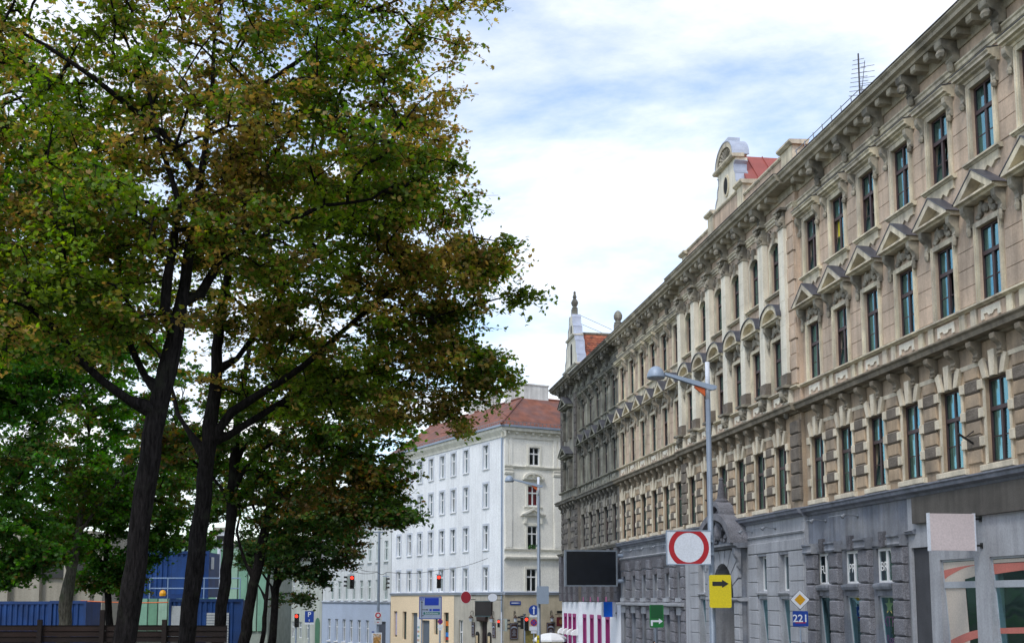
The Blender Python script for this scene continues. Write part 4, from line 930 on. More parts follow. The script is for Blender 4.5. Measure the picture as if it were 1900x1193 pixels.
# ------------------------------------------------------------------ street furniture
m_pole = mat('pole_bluegrey', (.20, .24, .30), .5, .12, 2, metal=.3)
m_red = mat('sign_red', (.38, .004, .012), .45, .04); m_swhite = mat('sign_white', (.62, .66, .74), .45, .04)
m_yel = mat('sign_yellow', (.62, .50, .005), .45, .05); m_blue = mat('sign_blue', (.008, .045, .28), .45, .05); m_green = mat('sign_green', (.005, .15, .03), .45, .05); m_green2 = mat('sign_green_dark', (.002, .075, .02), .45, .05)
m_greyb = mat('sign_back', (.27, .33, .42), .5, .06, metal=.2)
m_orange = mat('orange_bracket', (.55, .10, .015), .5, .05)
def gz(X_, Y_): return hg(X_, Y_)
def rrect(w_, h_, r, n=4):
    p = []
    for cx_, cz_, a in ((w_/2-r, h_/2-r, 0), (-w_/2+r, h_/2-r, 90), (-w_/2+r, -h_/2+r, 180), (w_/2-r, -h_/2+r, 270)):
        p += [(cx_+q[0], cz_+q[1]) for q in arc(0, 0, r, a, a+90, n)]
    return p
def rect_at(x0, y0, x1, y1, Y):
    """centre, width and height of a board seen between two photo corners at distance Y"""
    a, b_ = at(x0, y0, Y), at(x1, y1, Y); return (a+b_)/2, b_.x-a.x, a.z-b_.z
def disc(r, y0, y1, m_, name, parent, loc=(0,0,0), n=28, rz=None):
    return MB().plate(arc(0, 0, r, 0, 360, n, rz)[:-1], y0, y1).build(name, m_, parent, loc)
def lamp(label, xb, yb, xt, yt, Y, hx, hy, r):
    b_ = at(xb, yb, Y); t_ = at(xt, yt, Y); g = gz(b_.x, Y)
    L = thing('street_lamp', label, 'street lamp', (b_.x, Y, g), 0, 'street lamps with dome heads'); H = t_.z-g
    MB().tube([(0,0,0), (0,0,.9), (0,0,1.0), (0,0,H-1.3)], [r*1.5, r*1.5, r, r*.72], 12).build('pole', m_pole, L, smooth=True)
    MB().tube([(0,0,H-1.3), (0,0,H)], [r*.7, r*.66], 12).build('pole_top', m_swhite, L, smooth=True)
    hd = at(hx, hy, Y); dx_ = hd.x-b_.x; dz_ = hd.z-g
    za = H-.82 if Y < 60 else H-.55
    MB().plate([(.30, za-.02), (.28, za-.12), (.1, za-.16), (dx_+.3, dz_-.03), (dx_+.3, dz_+.06)], -.11, .11).build('arm', m_swhite if False else m_greyb, L)
    MB().plate([(-.1, za-.1), (-.1, za-.36), (-.46, za-.06), (-.46, za+.0)], -.05, .05).build('bracket', m_orange, L)
    s = .31
    MB().lathe([(s, 0), (s*1.0, .04), (s*.95, .14), (s*.78, .27), (s*.48, .37), (s*.15, .41)], 18).build('lamp_head', m_greyb, L, (dx_, 0, dz_-.12), smooth=True)
    MB().lathe([(s*.9, -.03), (s*.92, -.004), (.01, -.002)], 16).build('lens', mat('lamp_lens', (.22, .23, .25), .3), L, (dx_, 0, dz_-.12))
    return L
lamp('tall blue-grey street lamp with dome head and orange bracket before the portal', 1323, 1193, 1313, 672, 39., 1217, 695, .115)
lamp('farther street lamp with dome head in front of the white corner house', 1000, 1193, 1003, 885, 78., 945, 890, .13)
# board with the red ring on the near lamp
c, w_, h_ = rect_at(1237, 985, 1319, 1046, 38.75)
t = thing('sign_board', 'white board with a big red ring hung on the near street lamp', 'sign', c)
MB().plate(rrect(w_, h_, .04), -.03, .03).build('board', m_swhite, t)
def clipring(ro, ri, hh, m_, parent, y):
    o_ = []; i_ = []
    for k in range(61):
        a = R(6*k); o_.append((ro*math.cos(a), max(-hh, min(hh, ro*math.sin(a))))); i_.append((ri*math.cos(a), ri*math.sin(a)))
    b_ = MB()
    for k in range(60): b_.add([(o_[k][0], y, o_[k][1]), (o_[k+1][0], y, o_[k+1][1]), (i_[k+1][0], y, i_[k+1][1]), (i_[k][0], y, i_[k][1])], [(0,1,2,3)])
    b_.build('red_ring', m_, parent)
clipring(.67, .495, h_/2-.01, m_red, t, -.036)
MB().box(-w_/2-.02, w_/2+.02, -.045, .045, h_/2-.005, h_/2+.03).box(-w_/2-.02, w_/2+.02, -.045, .045, -h_/2-.03, -h_/2+.005).box(-w_/2-.03, -w_/2+.004, -.045, .045, -h_/2, h_/2).build('frame', m_greyb, t)
MB().box(w_/2-.1, w_/2+.1, .03, .2, -.25, -.18).box(w_/2-.1, w_/2+.1, .03, .2, .18, .25).build('clamp', m_pole, t)
# yellow arrow sign
c, w_, h_ = rect_at(1315.5, 1066, 1357.5, 1127, 38.6)
t = thing('direction_sign', 'yellow sign with a black right arrow on the near street lamp', 'sign', c)
MB().plate(rrect(w_, h_, .06), -.02, .02).build('plate', m_yel, t)
MB().plate([(-.26,.18),(.06,.18),(.06,.12),(.28,.25),(.06,.38),(.06,.32),(-.26,.32)], -.03, -.021).build('arrow', m_black, t)
MB().box(-.3, -.02, .02, .1, -.3, -.24).box(-.3, -.02, .02, .1, .3, .36).build('clamp', m_pole, t)
# green sign on its post
c, w_, h_ = rect_at(1205, 1121.5, 1231.5, 1163.5, 52.)
t = thing('direction_sign', 'green sign with a white bent arrow before the grey rusticated wall', 'sign', (c.x, 52., gz(c.x, 52.)))
zc_ = c.z-gz(c.x, 52.)
MB().plate([(a, q+zc_) for a, q in rrect(w_, h_, .06)], -.02, .02).build('plate', m_green, t)
MB().plate([(a, q+zc_+.2) for a, q in rrect(w_*.84, h_*.58, .03)], -.03, -.021).build('field', m_green2, t)
k = w_/.64
MB().plate([(a*k, zc_+q*k) for a, q in [(-.27,-.44),(-.18,-.44),(-.18,-.27),(.1,-.27),(.1,-.36),(.28,-.23),(.1,-.1),(.1,-.18),(-.27,-.18)]], -.03, -.021).build('arrow', m_swhite, t)
MB().tube([(-.05,.04,0), (-.05,.04,zc_+.3)], .035, 8).build('post', m_pole, t)
# priority diamond and road number
p_ = at(1484, 1112, 45.); g = gz(p_.x, 45.)
t = thing('road_sign', 'yellow and white priority diamond above the blue 221 plate', 'sign', (p_.x, 45., g)); z_ = p_.z-g
d = .385
MB().plate([(0,z_-d),(d,z_),(0,z_+d),(-d,z_)], -.02, .0).build('diamond_edge', m_black, t)
d = .365; MB().plate([(0,z_-d),(d,z_),(0,z_+d),(-d,z_)], -.026, -.0201).build('diamond', m_swhite, t)
d = .215; MB().plate([(0,z_-d),(d,z_),(0,z_+d),(-d,z_)], -.032, -.0261).build('diamond_centre', mat('amber', (.55, .28, .005), .45), t)
c, w_, h_ = rect_at(1469.5, 1133, 1499, 1161.5, 45.)
q = MB().plate([(a, b_+c.z-g) for a, b_ in rrect(w_, h_, .04)], -.02, .0).build('number_plate', m_blue, t)
inst('number', text_mesh('221', .40, m_swhite, bold=.006), q, (0, -.026, c.z-g), (R(90), 0, 0))
MB().box(-.2, .2, -.022, -.0201, c.z-g-.17, c.z-g-.135).build('underline', m_red, q)
MB().tube([(0,.035,0), (0,.035,z_+.2)], .032, 8).build('post', m_greyb, t)
# projecting video screen
fy = lambda s, y, z: fw(s, y, z)
o_ = fw(77.6, .05, 0); t = thing('video_screen', 'big dark video screen projecting from the corner of the sooty house', 'screen', (o_.x, o_.y, 5.0), FROT)
c1_ = at(1050, 1022, 78.); c2_ = at(1148, 1088, 78.); W_ = c2_.x-c1_.x; zt, zb = c1_.z-5., c2_.z-5.
MB().box(-.16, .16, .35, .35+W_, zb, zt).build('casing', mat('screen_grey', (.16, .19, .23), .5), t)
MB().box(-.175, -.161, .47, .35+W_-.1, zb+.1, zt-.1).build('display', mat('screen_black', (.006, .008, .012), .25, .3, 3, spec=.5), t)
for z in (zb+.35, zt-.35): MB().tube([(0, -.05, z), (0, .4, z)], .13, 10).build('bracket', m_greyb, t)
# blank projecting shop sign at the right
o_ = fw(34.5, 0, 0); t = thing('shop_sign', 'blank pale pink projecting sign above the modern shop windows', 'sign', (o_.x, o_.y, 5.5), FROT)
c1_ = at(1718, 951, 33.6); c2_ = at(1813, 1020, 33.6); W_ = c2_.x-c1_.x; zt, zb = c1_.z-5.5, c2_.z-5.5
MB().box(-.05, .05, .22, .22+W_, zb, zt).build('panel', mat('sign_pinkish', (.60, .52, .53), .5, .04), t)
[MB().box(-.065, .065, .2+a_, .24+a_, zb-.015, zt+.015).build('frame_edge', m_swhite, t) for a_ in (0, W_)]
for z in (zb+.15, zt-.15): MB().tube([(0, .0, z), (0, .24, z)], .03, 8).box(-.06, .06, .0, .03, z-.08, z+.08).build('bracket', m_black, t)
# blue and white light box on the corner house
o_ = fw(79.6, 0, 0); t = thing('light_box', 'blue and white light box projecting beside the white shop front', 'sign', (o_.x, o_.y, 2.0), FROT)
a_, b2_ = at(1118, 1116, 78.5), at(1138, 1144, 78.5)
MB().box(-.18, .18, .1, 1.0, b2_.z-2., a_.z-2.).build('casing', m_swhite, t); MB().box(-.19, -.181, .3, .9, b2_.z-2., a_.z-2.).build('blue_panel', mat('bright_blue', (.0, .14, .75), .4), t)
MB().box(-.1, .1, 0, .12, -.0+b2_.z-1.8, b2_.z-1.7).build('bracket', m_black, t)
# sign back on the far lamp, yellow sticker below
c, w_, h_ = rect_at(995.5, 1087, 1018.5, 1120, 77.7)
t = thing('blank_sign', 'blank grey-blue sign plate fixed to the farther street lamp', 'sign', c)
MB().plate(rrect(w_, h_, .08), -.02, .02).build('plate', m_greyb, t); MB().box(-.3, .0, .02, .2, -.05, .05).build('clamp', m_pole, t)
c, w_, h_ = rect_at(996, 1178, 1000.5, 1193, 77.75)
t = thing('sticker_plate', 'small yellow plate low on the farther street lamp', 'sign', c); MB().plate(rrect(w_, h_, .02), -.015, .015).build('plate', m_yel, t); MB().box(-.04, .04, -.02, -.016, -.02, .1).build('print', m_black, t)

# ---- traffic lights
m_redlit = mat('lens_red_lit', (1.0, .03, .015), .4, .0, emit=3.0); m_off = mat('lens_off', (.02, .018, .016), .3)
m_house = mat('signal_black', (.012, .012, .013), .5, .1); m_shell = mat('signal_grey_green', (.33, .38, .36), .6, .08)
def head(parent, loc, rz=0., lit=True, k=1.0, ped=False, back=None):
    h = MB().box(-.16*k, .16*k, -.0, .2*k, -.5*k, .5*k).build('signal_head', back or m_house, parent, loc, (0, 0, rz))
    n = 2 if ped else 3
    for i in range(n):
        z = (.32-.32*i)*k if not ped else (.24-.48*i)*k; r_ = (.115 if not ped else .14)*k
        MB().plate(arc(0, 0, r_, 0, 360, 16)[:-1], -.02, -.001).build('lens', m_redlit if (lit and i == 0) else m_off, h, (0, 0, z))
        v = MB(); pts = arc(0, 0, r_*1.08, -10, 190, 10)
        v.add([(a, 0, b_) for a, b_ in pts]+[(a, -.22*k, b_+.0) for a, b_ in pts], [(j, j+1, j+12, j+11) for j in range(10)]); v.build('visor', m_house, h, (0, 0, z))
    return h
def signal_thing(label, x, Y, g=None, grp='traffic lights'):
    p = at(x, 1150, Y); z = gz(p.x, Y); return thing('traffic_light', label, 'traffic light', (p.x, Y, z), 0, grp), z
def hz_(y, x, Y, z): return at(x, y, Y).z-z
t, z = signal_thing('red traffic light with side head on a pole left of the blue arrow sign', 973.5, 88.)
MB().tube([(0,.12,0), (0,.12,hz_(1138, 974, 88., z))], .06, 8).build('pole', m_greyb, t)
head(t, (.14, 0, hz_(1156.5, 977, 88., z)), 0); head(t, (-.3, .25, hz_(1154, 970, 88., z)), R(-80), False); MB().box(-.3, .2, .1, .16, hz_(1145, 974, 88., z), hz_(1144, 974, 88., z)).build('arm', m_greyb, t)
MB().box(-.15, .1, -.05, .1, hz_(1140.5, 974, 88., z), hz_(1139, 974, 88., z)).build('camera_box', m_house, t)
t, z = signal_thing('slim pole with a small red pedestrian light beside the pub door', 930.5, 90.)
MB().tube([(0,.1,0), (0,.1,hz_(1135, 931, 90., z))], .055, 8).build('pole', m_swhite, t)
head(t, (-.22, 0, hz_(1156, 926, 90., z)), 0, True, .6, True); head(t, (.45, .1, hz_(1159, 942, 90., z)), R(85), False, .95, False, m_shell)
MB().box(-.2, .4, .08, .12, hz_(1148.5, 931, 90., z), hz_(1147.5, 931, 90., z)).box(-.2, .4, .08, .12, hz_(1169, 931, 90., z), hz_(1168, 931, 90., z)).build('arm', m_greyb, t)
t, z = signal_thing('red traffic light half hidden by the tree trunks on the left', 549., 88.)
MB().tube([(0,.12,0), (0,.12,hz_(1140, 549, 88., z))], .07, 8).build('pole', m_greyb, t); head(t, (.05, 0, hz_(1150.5, 550, 88., z)), 0)
# span wire and hanging signals
def wire(label, pts, r=.018):
    P_ = [at(*q) for q in pts]; c_ = P_[0].copy()
    q = []
    for a, b_ in zip(P_, P_[1:]):
        for j in range(6): u = j/6; q.append(a.lerp(b_, u)-Vector((0, 0, .18*math.sin(math.pi*u))))
    q.append(P_[-1]); o = MB().tube([v-c_ for v in q], r, 5).build('overhead_wire', m_black, None, c_); tag(o, label, 'cable', 'overhead wires'); return o
wire('thin overhead wire carrying the hanging traffic lights across the street', [(420, 1050, 88), (651, 1058, 88), (700, 1061, 88), (717, 1061, 88), (815, 1057, 88), (905, 1035, 95)])
wire('slanting overhead wire above the hanging lights, fading into the tree', [(560, 1035, 90), (654, 1049, 90), (700, 1060, 90)])
def hanging(label, x, y0, Y, rzs):
    p = at(x, y0, Y); t = thing('traffic_light', label, 'traffic light', p, 0, 'traffic lights hung from the wire')
    MB().tube([(0, .1, -.3), (0, .1, .0)], .03, 6).box(-.25, .25, .05, .15, -.32, -.26).build('hanger', m_greyb, t)
    for dx_, rz, lit, k, bk in rzs: head(t, (dx_, 0, -.85), rz, lit, k, False, bk)
hanging('red traffic light hanging before the white house above the blue direction board', 814.5, 1057.5, 88., [(0., 0, True, 1.0, None)])
hanging('pair of hanging signals, one red, beside the tree edge', 651, 1058.5, 88., [(.1, 0, True, 1.0, None), (-.28, R(-70), False, 1.0, m_shell)])
hanging('hanging signal seen from the side next to the thin mast', 716, 1061.5, 88., [(.05, R(80), False, 1.0, m_shell)])
# thin mast with parking-zone sign
p_ = at(701, 1193, 92.); g = gz(p_.x, 92.)
t = thing('mast', 'tall thin grey mast before the pale blue house', 'mast', (p_.x, 92., g)); MB().tube([(0,0,0), (0,0,at(699,985,92.).z-g)], [.13, .09], 10).build('pole', m_pole, t); MB().box(-.5, .4, -.05, .05, at(699,986,92.).z-g-.1, at(699,986,92.).z-g).build('lamp_arm', m_pole, t)
c, w_, h_ = rect_at(694.5, 1134.5, 708.5, 1157.5, 91.8)
t = thing('zone_sign', 'small grey sign with red ring on the thin mast', 'sign', c)
MB().plate(rrect(w_, h_, .04), -.02, .02).build('plate', mat('sign_lightgrey', (.42, .46, .52), .5), t)
clipring(.22, .13, 1, m_red, t, -.03); [setattr(o, 'location', (0, 0, .22)) for o in t.children if o.name.startswith('red_ring')]
MB().box(-.15, .15, -.03, -.021, -.12, -.03).build('caption', m_black, t); MB().plate([(-.1,-.36),(.1,-.36),(.0,-.28)], -.03, -.021).build('arrow', m_red, t)
c, w_, h_ = rect_at(690, 1173, 708, 1215, 91.6)
t = thing('poster_case', 'poster case with a golden picture at the foot of the thin mast', 'poster', c); MB().box(-w_/2, w_/2, -.05, .05, -h_/2, h_/2).build('case', m_swhite, t); MB().box(-w_/2+.12, w_/2-.05, -.06, -.051, 0, h_/2-.08).build('picture', mat('poster_gold', (.42, .22, .06), .6, .5, 6, tint=(.5, .45, .4)), t); MB().box(-w_/2, -w_/2+.2, -.06, -.051, h_/2, h_/2+.1).build('flag', m_blue, t)
# big blue and grey direction board
c, w_, h_ = rect_at(778, 1106, 819.5, 1148, 80.); g = gz(c.x, 80.)
t = thing('direction_board', 'big grey and blue direction board with black arrows before the cream shop', 'sign', (c.x, 80., g)); z_ = c.z-g
bd = MB().plate([(a, q+z_) for a, q in rrect(w_, h_, .05)], -.03, .03).build('board', mat('board_bluegrey', (.27, .33, .45), .5, .04), t)
for a, c_, d_, e_ in ((-w_/2, -w_/2+.05, -h_/2, h_/2), (w_/2-.05, w_/2, -h_/2, h_/2), (-w_/2+.05, w_/2-.05, -h_/2, -h_/2+.05), (-w_/2+.05, w_/2-.05, h_/2-.05, h_/2)): MB().box(a, c_, -.038, -.0301, z_+d_, z_+e_).build('border', m_blue, t)
U = lambda x, y: ((x-798.75)/41.5*w_, z_+(1127-y)/42*h_)
def patch(x0, y0, x1, y1, m_, nm):
    (a, b_), (c_, d_) = U(x0, y0), U(x1, y1); MB().box(a, c_, -.036, -.0302, d_, b_).build(nm, m_, t)
patch(788, 1108.5, 814, 1122.5, mat('patch_blue', (.005, .035, .35), .5), 'blue_field'); patch(780.5, 1108.5, 786.5, 1113, MATS['patch_blue'], 'blue_field')
patch(797, 1129, 801, 1133, MATS['patch_blue'], 'blue_field'); patch(803, 1129, 816, 1133, MATS['patch_blue'], 'blue_field'); patch(786, 1135, 816, 1139.5, mat('patch_green', (.005, .13, .12), .5), 'green_field')
patch(782.4, 1117, 783.6, 1145, m_black, 'arrow_stem'); patch(783.6, 1130, 792, 1131.2, m_black, 'arrow_stem'); patch(783.6, 1141, 787, 1142, m_black, 'arrow_stem')
MB().plate([U(781, 1117.2), U(785, 1117.2), U(783, 1114)], -.036, -.0302).build('arrow_head', m_black, t); MB().plate([U(791.8, 1128.7), U(791.8, 1132.5), U(795, 1130.6)], -.036, -.0302).build('arrow_head', m_black, t)
inst('lettering', text_mesh('Schönbrunn', .19, m_swhite), t, (U(801, 0)[0], -.042, U(0, 1137.2)[1]), (R(90), 0, 0)); inst('lettering', text_mesh('1A', .17, m_swhite), t, (U(783.5, 0)[0], -.042, U(0, 1110.7)[1]), (R(90), 0, 0))
for x in (783, 816): MB().tube([(U(x, 0)[0], .06, 0), (U(x, 0)[0], .06, z_+h_/2+.02)], .05, 8).build('post', m_greyb, t)
# no-stopping signs
def nostop(label, x, y, r_px, Y, extra):
    p = at(x, y, Y); g = gz(p.x, Y); t = thing('road_sign', label, 'sign', (p.x, Y, g)); z_ = p.z-g; r_ = r_px/F_PX*Y
    disc(r_, -.02, 0, m_red, 'ring', t, (0, 0, z_)); disc(r_*.8, -.026, -.0201, m_blue, 'disc', t, (0, 0, z_))
    for a in (45, 135):
        ca, sa = math.cos(R(a)), math.sin(R(a)); k = .1*r_; q = r_*.8
        MB().plate([(ca*q-sa*k, z_+sa*q+ca*k), (ca*q+sa*k, z_+sa*q-ca*k), (-ca*q+sa*k, z_-sa*q-ca*k), (-ca*q-sa*k, z_-sa*q+ca*k)], -.032 if a == 45 else -.033, -.0261).build('bar', m_red, t)
    for (dx_, dz_, w_, h_) in extra: MB().box(dx_-w_/2, dx_+w_/2, -.015, 0, z_+dz_-h_/2, z_+dz_+h_/2).build('plate', m_swhite, t)
    MB().tube([(0,.03,0), (0,.03,z_+r_)], .035, 8).build('post', m_greyb, t); return t, z_, r_
nostop('round red and blue no-stopping sign below the direction board', 817, 1152.5, 4.6, 79.5, [(0, -.32, .36, .22), (0, -.52, .27, .14)])
t, z_, r_ = nostop('round blue sign with white up arrow above a no-stopping disc beside the farther lamp', 990.5, 1154.5, 6.3, 84., [(0, .47, .62, .17), (0, -.42, .62, .3), (0, -.68, .4, .16)])
zz = at(990.5, 1131.5, 84.).z-gz(0, 84.); R_ = 9.4/F_PX*84
disc(R_, -.02, 0, m_blue, 'disc', t, (0, 0, zz)); MB().plate([(-.05,-.29),(.05,-.29),(.035,.12),(.12,.12),(0,.3),(-.12,.12),(-.035,.12)], -.03, -.0201).build('arrow', m_swhite, t, (0, 0, zz))
MB().tube([(0,.03,z_), (0,.03,zz)], .035, 8).build('post', m_greyb, t)
# parking sign
c, w_, h_ = rect_at(566, 1133, 582, 1154, 90.); g = gz(c.x, 90.)
t = thing('parking_sign', 'blue parking sign with white P beside the green arched door', 'sign', (c.x, 90., g)); z_ = c.z-g
MB().plate([(a, q+z_) for a, q in rrect(w_, h_, .03)], -.02, .02).build('plate', m_blue, t); inst('letter', text_mesh('P', .52, m_swhite, bold=.006), t, (0, -.026, z_+.15), (R(90), 0, 0))
MB().plate([(-.02,z_-.38),(.02,z_-.38),(.02,z_-.26),(.06,z_-.26),(0,z_-.18),(-.06,z_-.26),(-.02,z_-.26)], -.03, -.021).build('arrow', m_swhite, t)
MB().box(-w_/2, w_/2, -.02, .02, z_-h_/2-.16, z_-h_/2-.03).build('plate', m_swhite, t); MB().tube([(0,.05,0), (0,.05,z_)], .04, 8).build('post', m_greyb, t)

# ---- things fixed to the white house's pub
def wl(x, y, out=.05): return None
def on_side(x, z, y=0.): return WP+wd_*x+Vector((-wd_.y, wd_.x, 0))*y+Vector((0, 0, z))
def on_front(x, z, y=0.): return WP+Vector((wd_.y, -wd_.x, 0))*x-wd_*y+Vector((0, 0, z))
SROT = WROT; FROT2 = WROT+R(90)
o = tag(MB().box(-1.55, 1.55, .0, .16, -.62, .62).build('pub_sign_board', mat('board_black', (.022, .018, .020), .4, .15), None, on_side(3.6, 3.42, .02), (0, 0, SROT)), 'dark blank pub board between the red and white discs', 'sign')
[MB().box(-1.6, 1.6, .0, .18, a_, b_).build('frame_edge', mat('edge_teal', (.05, .09, .10), .5), o) for a_, b_ in ((-.70, -.625), (.625, .68))]
for lab, x, y, rx, rz_, m_ in (('round dark red disc sign sticking out above the pub', 864.5, 1107.5, 9.2, 10.8, mat('disc_red', (.22, .008, .02), .4)), ('oval white disc sign sticking out above the pub', 914, 1108, 8.8, 7.4, m_swhite)):
    p = at(x, y, 99.2 if x > 900 else 103.)
    t = thing('disc_sign', lab, 'sign', p, 0); k = p.y/F_PX
    MB().plate(arc(0, 0, rx*k, 0, 360, 28, rz_*k)[:-1], -.06, .06).build('disc', m_, t); MB().plate(arc(0, 0, rx*k*1.06, 0, 360, 28, rz_*k*1.06)[:-1], -.04, .04).build('rim', m_swhite if x < 900 else m_black, t)
    MB().tube([(rx*k*.9, 0, .2), (rx*k+.4, .3, .2)], .03, 6).tube([(rx*k*.9, 0, -.2), (rx*k+.4, .3, -.2)], .03, 6).build('bracket', m_black, t)
def lantern(label, pos, rot):
    t = thing('wall_lantern', label, 'lantern', pos, rot, 'pub wall lanterns')
    MB().lathe([(.06,0),(.12,.02),(.16,.3),(.18,.32)], 6, (0, .26, .06)).build('glass', mat('lantern_glass', (.45, .5, .58), .2), t)
    MB().lathe([(.22,0),(.2,.05),(.08,.2),(.04,.26),(.02,.32)], 6, (0, .26, .38)).build('cap', mat('lantern_copper', (.05, .028, .02), .5, .2), t)
    MB().tube([(0, .0, .55), (0, .05, 1.0), (0, .2, 1.02), (0, .3, .78)], .025, 6).build('bracket', m_black, t)
lantern('wall lantern left of the pub door', on_side(5.8, 2.2), SROT); lantern('wall lantern right of the pub door', on_side(1.8, 2.2), SROT)
lantern('wall lantern above the left menu board on the sand-coloured wall', on_front(.98, 2.25), FROT2); lantern('wall lantern above the right menu board on the sand-coloured wall', on_front(4.62, 2.25), FROT2)
m_mb = mat('menu_board', (.05, .02, .015), .5, .15); m_chalk = mat('chalk_blue', (.30, .34, .42), .7)
def menu(label, pos, rot, w_, h_):
    t = thing('menu_board', label, 'menu board', pos, rot, 'pub menu boards'); MB().box(-w_/2, w_/2, .0, .08, 0, h_).build('board', m_mb, t)
    for a, c_, d_, e_ in ((-w_/2+.05, -w_/2+.08, .06, h_-.06), (w_/2-.08, w_/2-.05, .06, h_-.06), (-w_/2+.08, w_/2-.08, .06, .09), (-w_/2+.08, w_/2-.08, h_-.09, h_-.06)): MB().box(a, c_, .081, .09, d_, e_).build('border', m_chalk, t)
    MB().plate(arc(0, h_*.66, w_*.36, 10, 170, 10, h_*.14)+arc(0, h_*.6, w_*.36, 170, 10, 10, h_*.1), .081, .09).build('arch_line', m_chalk, t)
    for k in range(6): l = w_*(.16+.1*((k*7) % 3)/2); MB().box(-l, l, .081, .088, h_*(.56-.07*k), h_*(.585-.07*k)).build('chalk_line', m_chalk, t)
menu('narrow dark menu board left of the pub door', on_side(5.75, .95), SROT, .55, 1.25); menu('narrow dark menu board right of the pub door', on_side(1.75, .95), SROT, .55, 1.25)
menu('framed dark menu board beside the red traffic light', on_front(.95, .85), FROT2, .78, 1.38); menu('framed dark menu board above the white parasol', on_front(4.6, .85), FROT2, .78, 1.38)
for lab, x in (('small menu case left of the pub entrance', 4.85), ('small menu case right of the pub entrance', 2.55)):
    t = thing('menu_case', lab, 'menu case', on_side(x, .3), SROT, 'menu cases'); MB().plate([(-.3,0),(.3,0),(.3,.8)]+arc(0, .8, .3, 0, 180, 8)[1:], 0, .12).build('case', m_black, t); MB().box(-.2, .2, .121, .13, .1, .75).build('menu', mat('paper_tan', (.5, .4, .25), .8), t)
t = thing('street_name_plate', 'small blue street name plate on the sand-coloured corner wall', 'sign', on_front(1.1, 3.92, .03), FROT2)
MB().box(-.52, .52, 0, .03, -.16, .16).build('plate', m_blue, t)
for a, c_ in ((.40, .44), (.28, .33), (-.40, .24)): MB().box(-c_, -a, .031, .036, -.04, .05).build('lettering', m_swhite, t)
t = thing('hanging_sign', 'dark red hanging pub sign at the edge of the sooty house', 'sign', on_front(5.5, 2.3, .3), FROT2)
MB().box(-.45, .45, 0, .06, -.4, .4).build('board', mat('sign_maroon', (.10, .008, .015), .5, .1), t); disc(.22, .061, .07, mat('gold_emblem', (.20, .10, .03), .5), 'emblem', t); MB().tube([(-.5, .03, .62), (.6, .03, .62)], .025, 6).tube([(-.2, .03, .4), (-.2, .03, .62)], .02, 5).tube([(.2, .03, .4), (.2, .03, .62)], .02, 5).box(-.2, .4, -.02, .1, .7, .95).build('bracket', m_black, t)
# parasol
p = at(1022, 1173, 95.); g = gz(p.x, 95.)
t = thing('parasol', 'white parasol opened below the right menu board', 'parasol', (p.x, 95., g)); z_ = p.z-g; n = 8
cn = MB()
for i in range(n):
    a0, a1 = R(360/n*i), R(360/n*(i+1)); q = []
    for r_, z in ((0, 0), (.6, -.08), (1.15, -.3), (1.45, -.55), (1.46, -.68)):
        q += [(r_*math.cos(a0), r_*math.sin(a0), z), (r_*math.cos(a1), r_*math.sin(a1), z)]
    cn.add(q, [(2*j, 2*j+1, 2*j+3, 2*j+2) for j in range(4)])
cn.build('canopy', mat('canvas_white', (.74, .76, .78), .8, .05), t, (0, 0, z_)); MB().tube([(0,0,0), (0,0,z_)], .03, 8).build('pole', m_pole, t)
# pavement along the long front
MB().box(24, 100, .3, 4.4, -1.5, .13).build('pavement', mat('pavement_grey', (.22, .22, .22), .9, .15, .8, .3, 30), None, P0, (0, 0, FROT))['kind'] = 'structure'
# aerial on the roof
o_ = fw(42.4, -.6, 0); b0 = at(1580, 195, o_.y); b1 = at(1586, 100, o_.y); H = b1.z-b0.z+.8; l0 = b0.z-.8
t = thing('roof_aerial', 'tall television aerial on the roof of the tan house', 'aerial', (o_.x, o_.y, l0))
MB().tube([(0,0,0), (0,0,H)], .03, 6).build('mast', mat('aerial_dark', (.05, .05, .06), .5), t)
el = MB()
for i in range(9): z = H*.42+i*H*.062; l = .42-.025*i; el.tube([(-l, 0, z-.05), (l, 0, z+.05)], .011, 4)
el.tube([(.05, 0, H*.38), (.24, 0, H*.9)], .014, 4)
for i in range(5): z = H*.5+i*H*.08; el.tube([(-.05+.03*i, 0, z-.03), (.6, 0, z+.06)], .010, 4)
el.build('elements', MATS['aerial_dark'], t)
# passer-by
p = at(1215, 1190, 64.5); py = 64.5
t = thing('person', 'person in a red top passing below the green sign', 'person', (p.x, py, .13), R(20))
def skin(pts, edges, rad):
    me = bpy.data.meshes.new('body'); me.from_pydata(pts, edges, []); o = inst('body', me, t)
    o.modifiers.new('skin', 'SKIN'); sm = o.modifiers.new('sub', 'SUBSURF'); sm.levels = sm.render_levels = 1
    for v, r_ in zip(me.skin_vertices[0].data, rad): v.radius = (r_, r_*.8)
    me.skin_vertices[0].data[0].use_root = True; return o
pts = [(0,0,1.0),(0,0,1.25),(0,0,1.48),(0,0,1.58),(.2,0,1.45),(.26,.05,1.15),(.24,-.1,.92),(-.2,0,1.45),(-.26,-.05,1.15),(-.24,.1,.92),(.1,0,.95),(.11,.12,.52),(.11,.05,.08),(-.1,0,.95),(-.11,-.1,.52),(-.11,-.22,.1)]
o = skin(pts, [(0,1),(1,2),(2,3),(2,4),(4,5),(5,6),(2,7),(7,8),(8,9),(0,10),(10,11),(11,12),(0,13),(13,14),(14,15)], [.16,.15,.13,.06,.07,.05,.035,.07,.05,.035,.1,.07,.05,.1,.07,.05])
o.data.materials.append(mat('red_top', (.4, .02, .03), .8))
MB().blob((0, -.01, 1.72), (.085, .1, .125), 12, 8).blob((0, -.11, 1.71), (.018, .03, .025), 6, 4).build('head', mat('skin', (.45, .28, .2), .6), t, smooth=True)
MB().blob((0, .025, 1.77), (.1, .105, .1), 12, 8).build('hair', mat('hair_dark', (.015, .012, .012), .7), t, smooth=True)
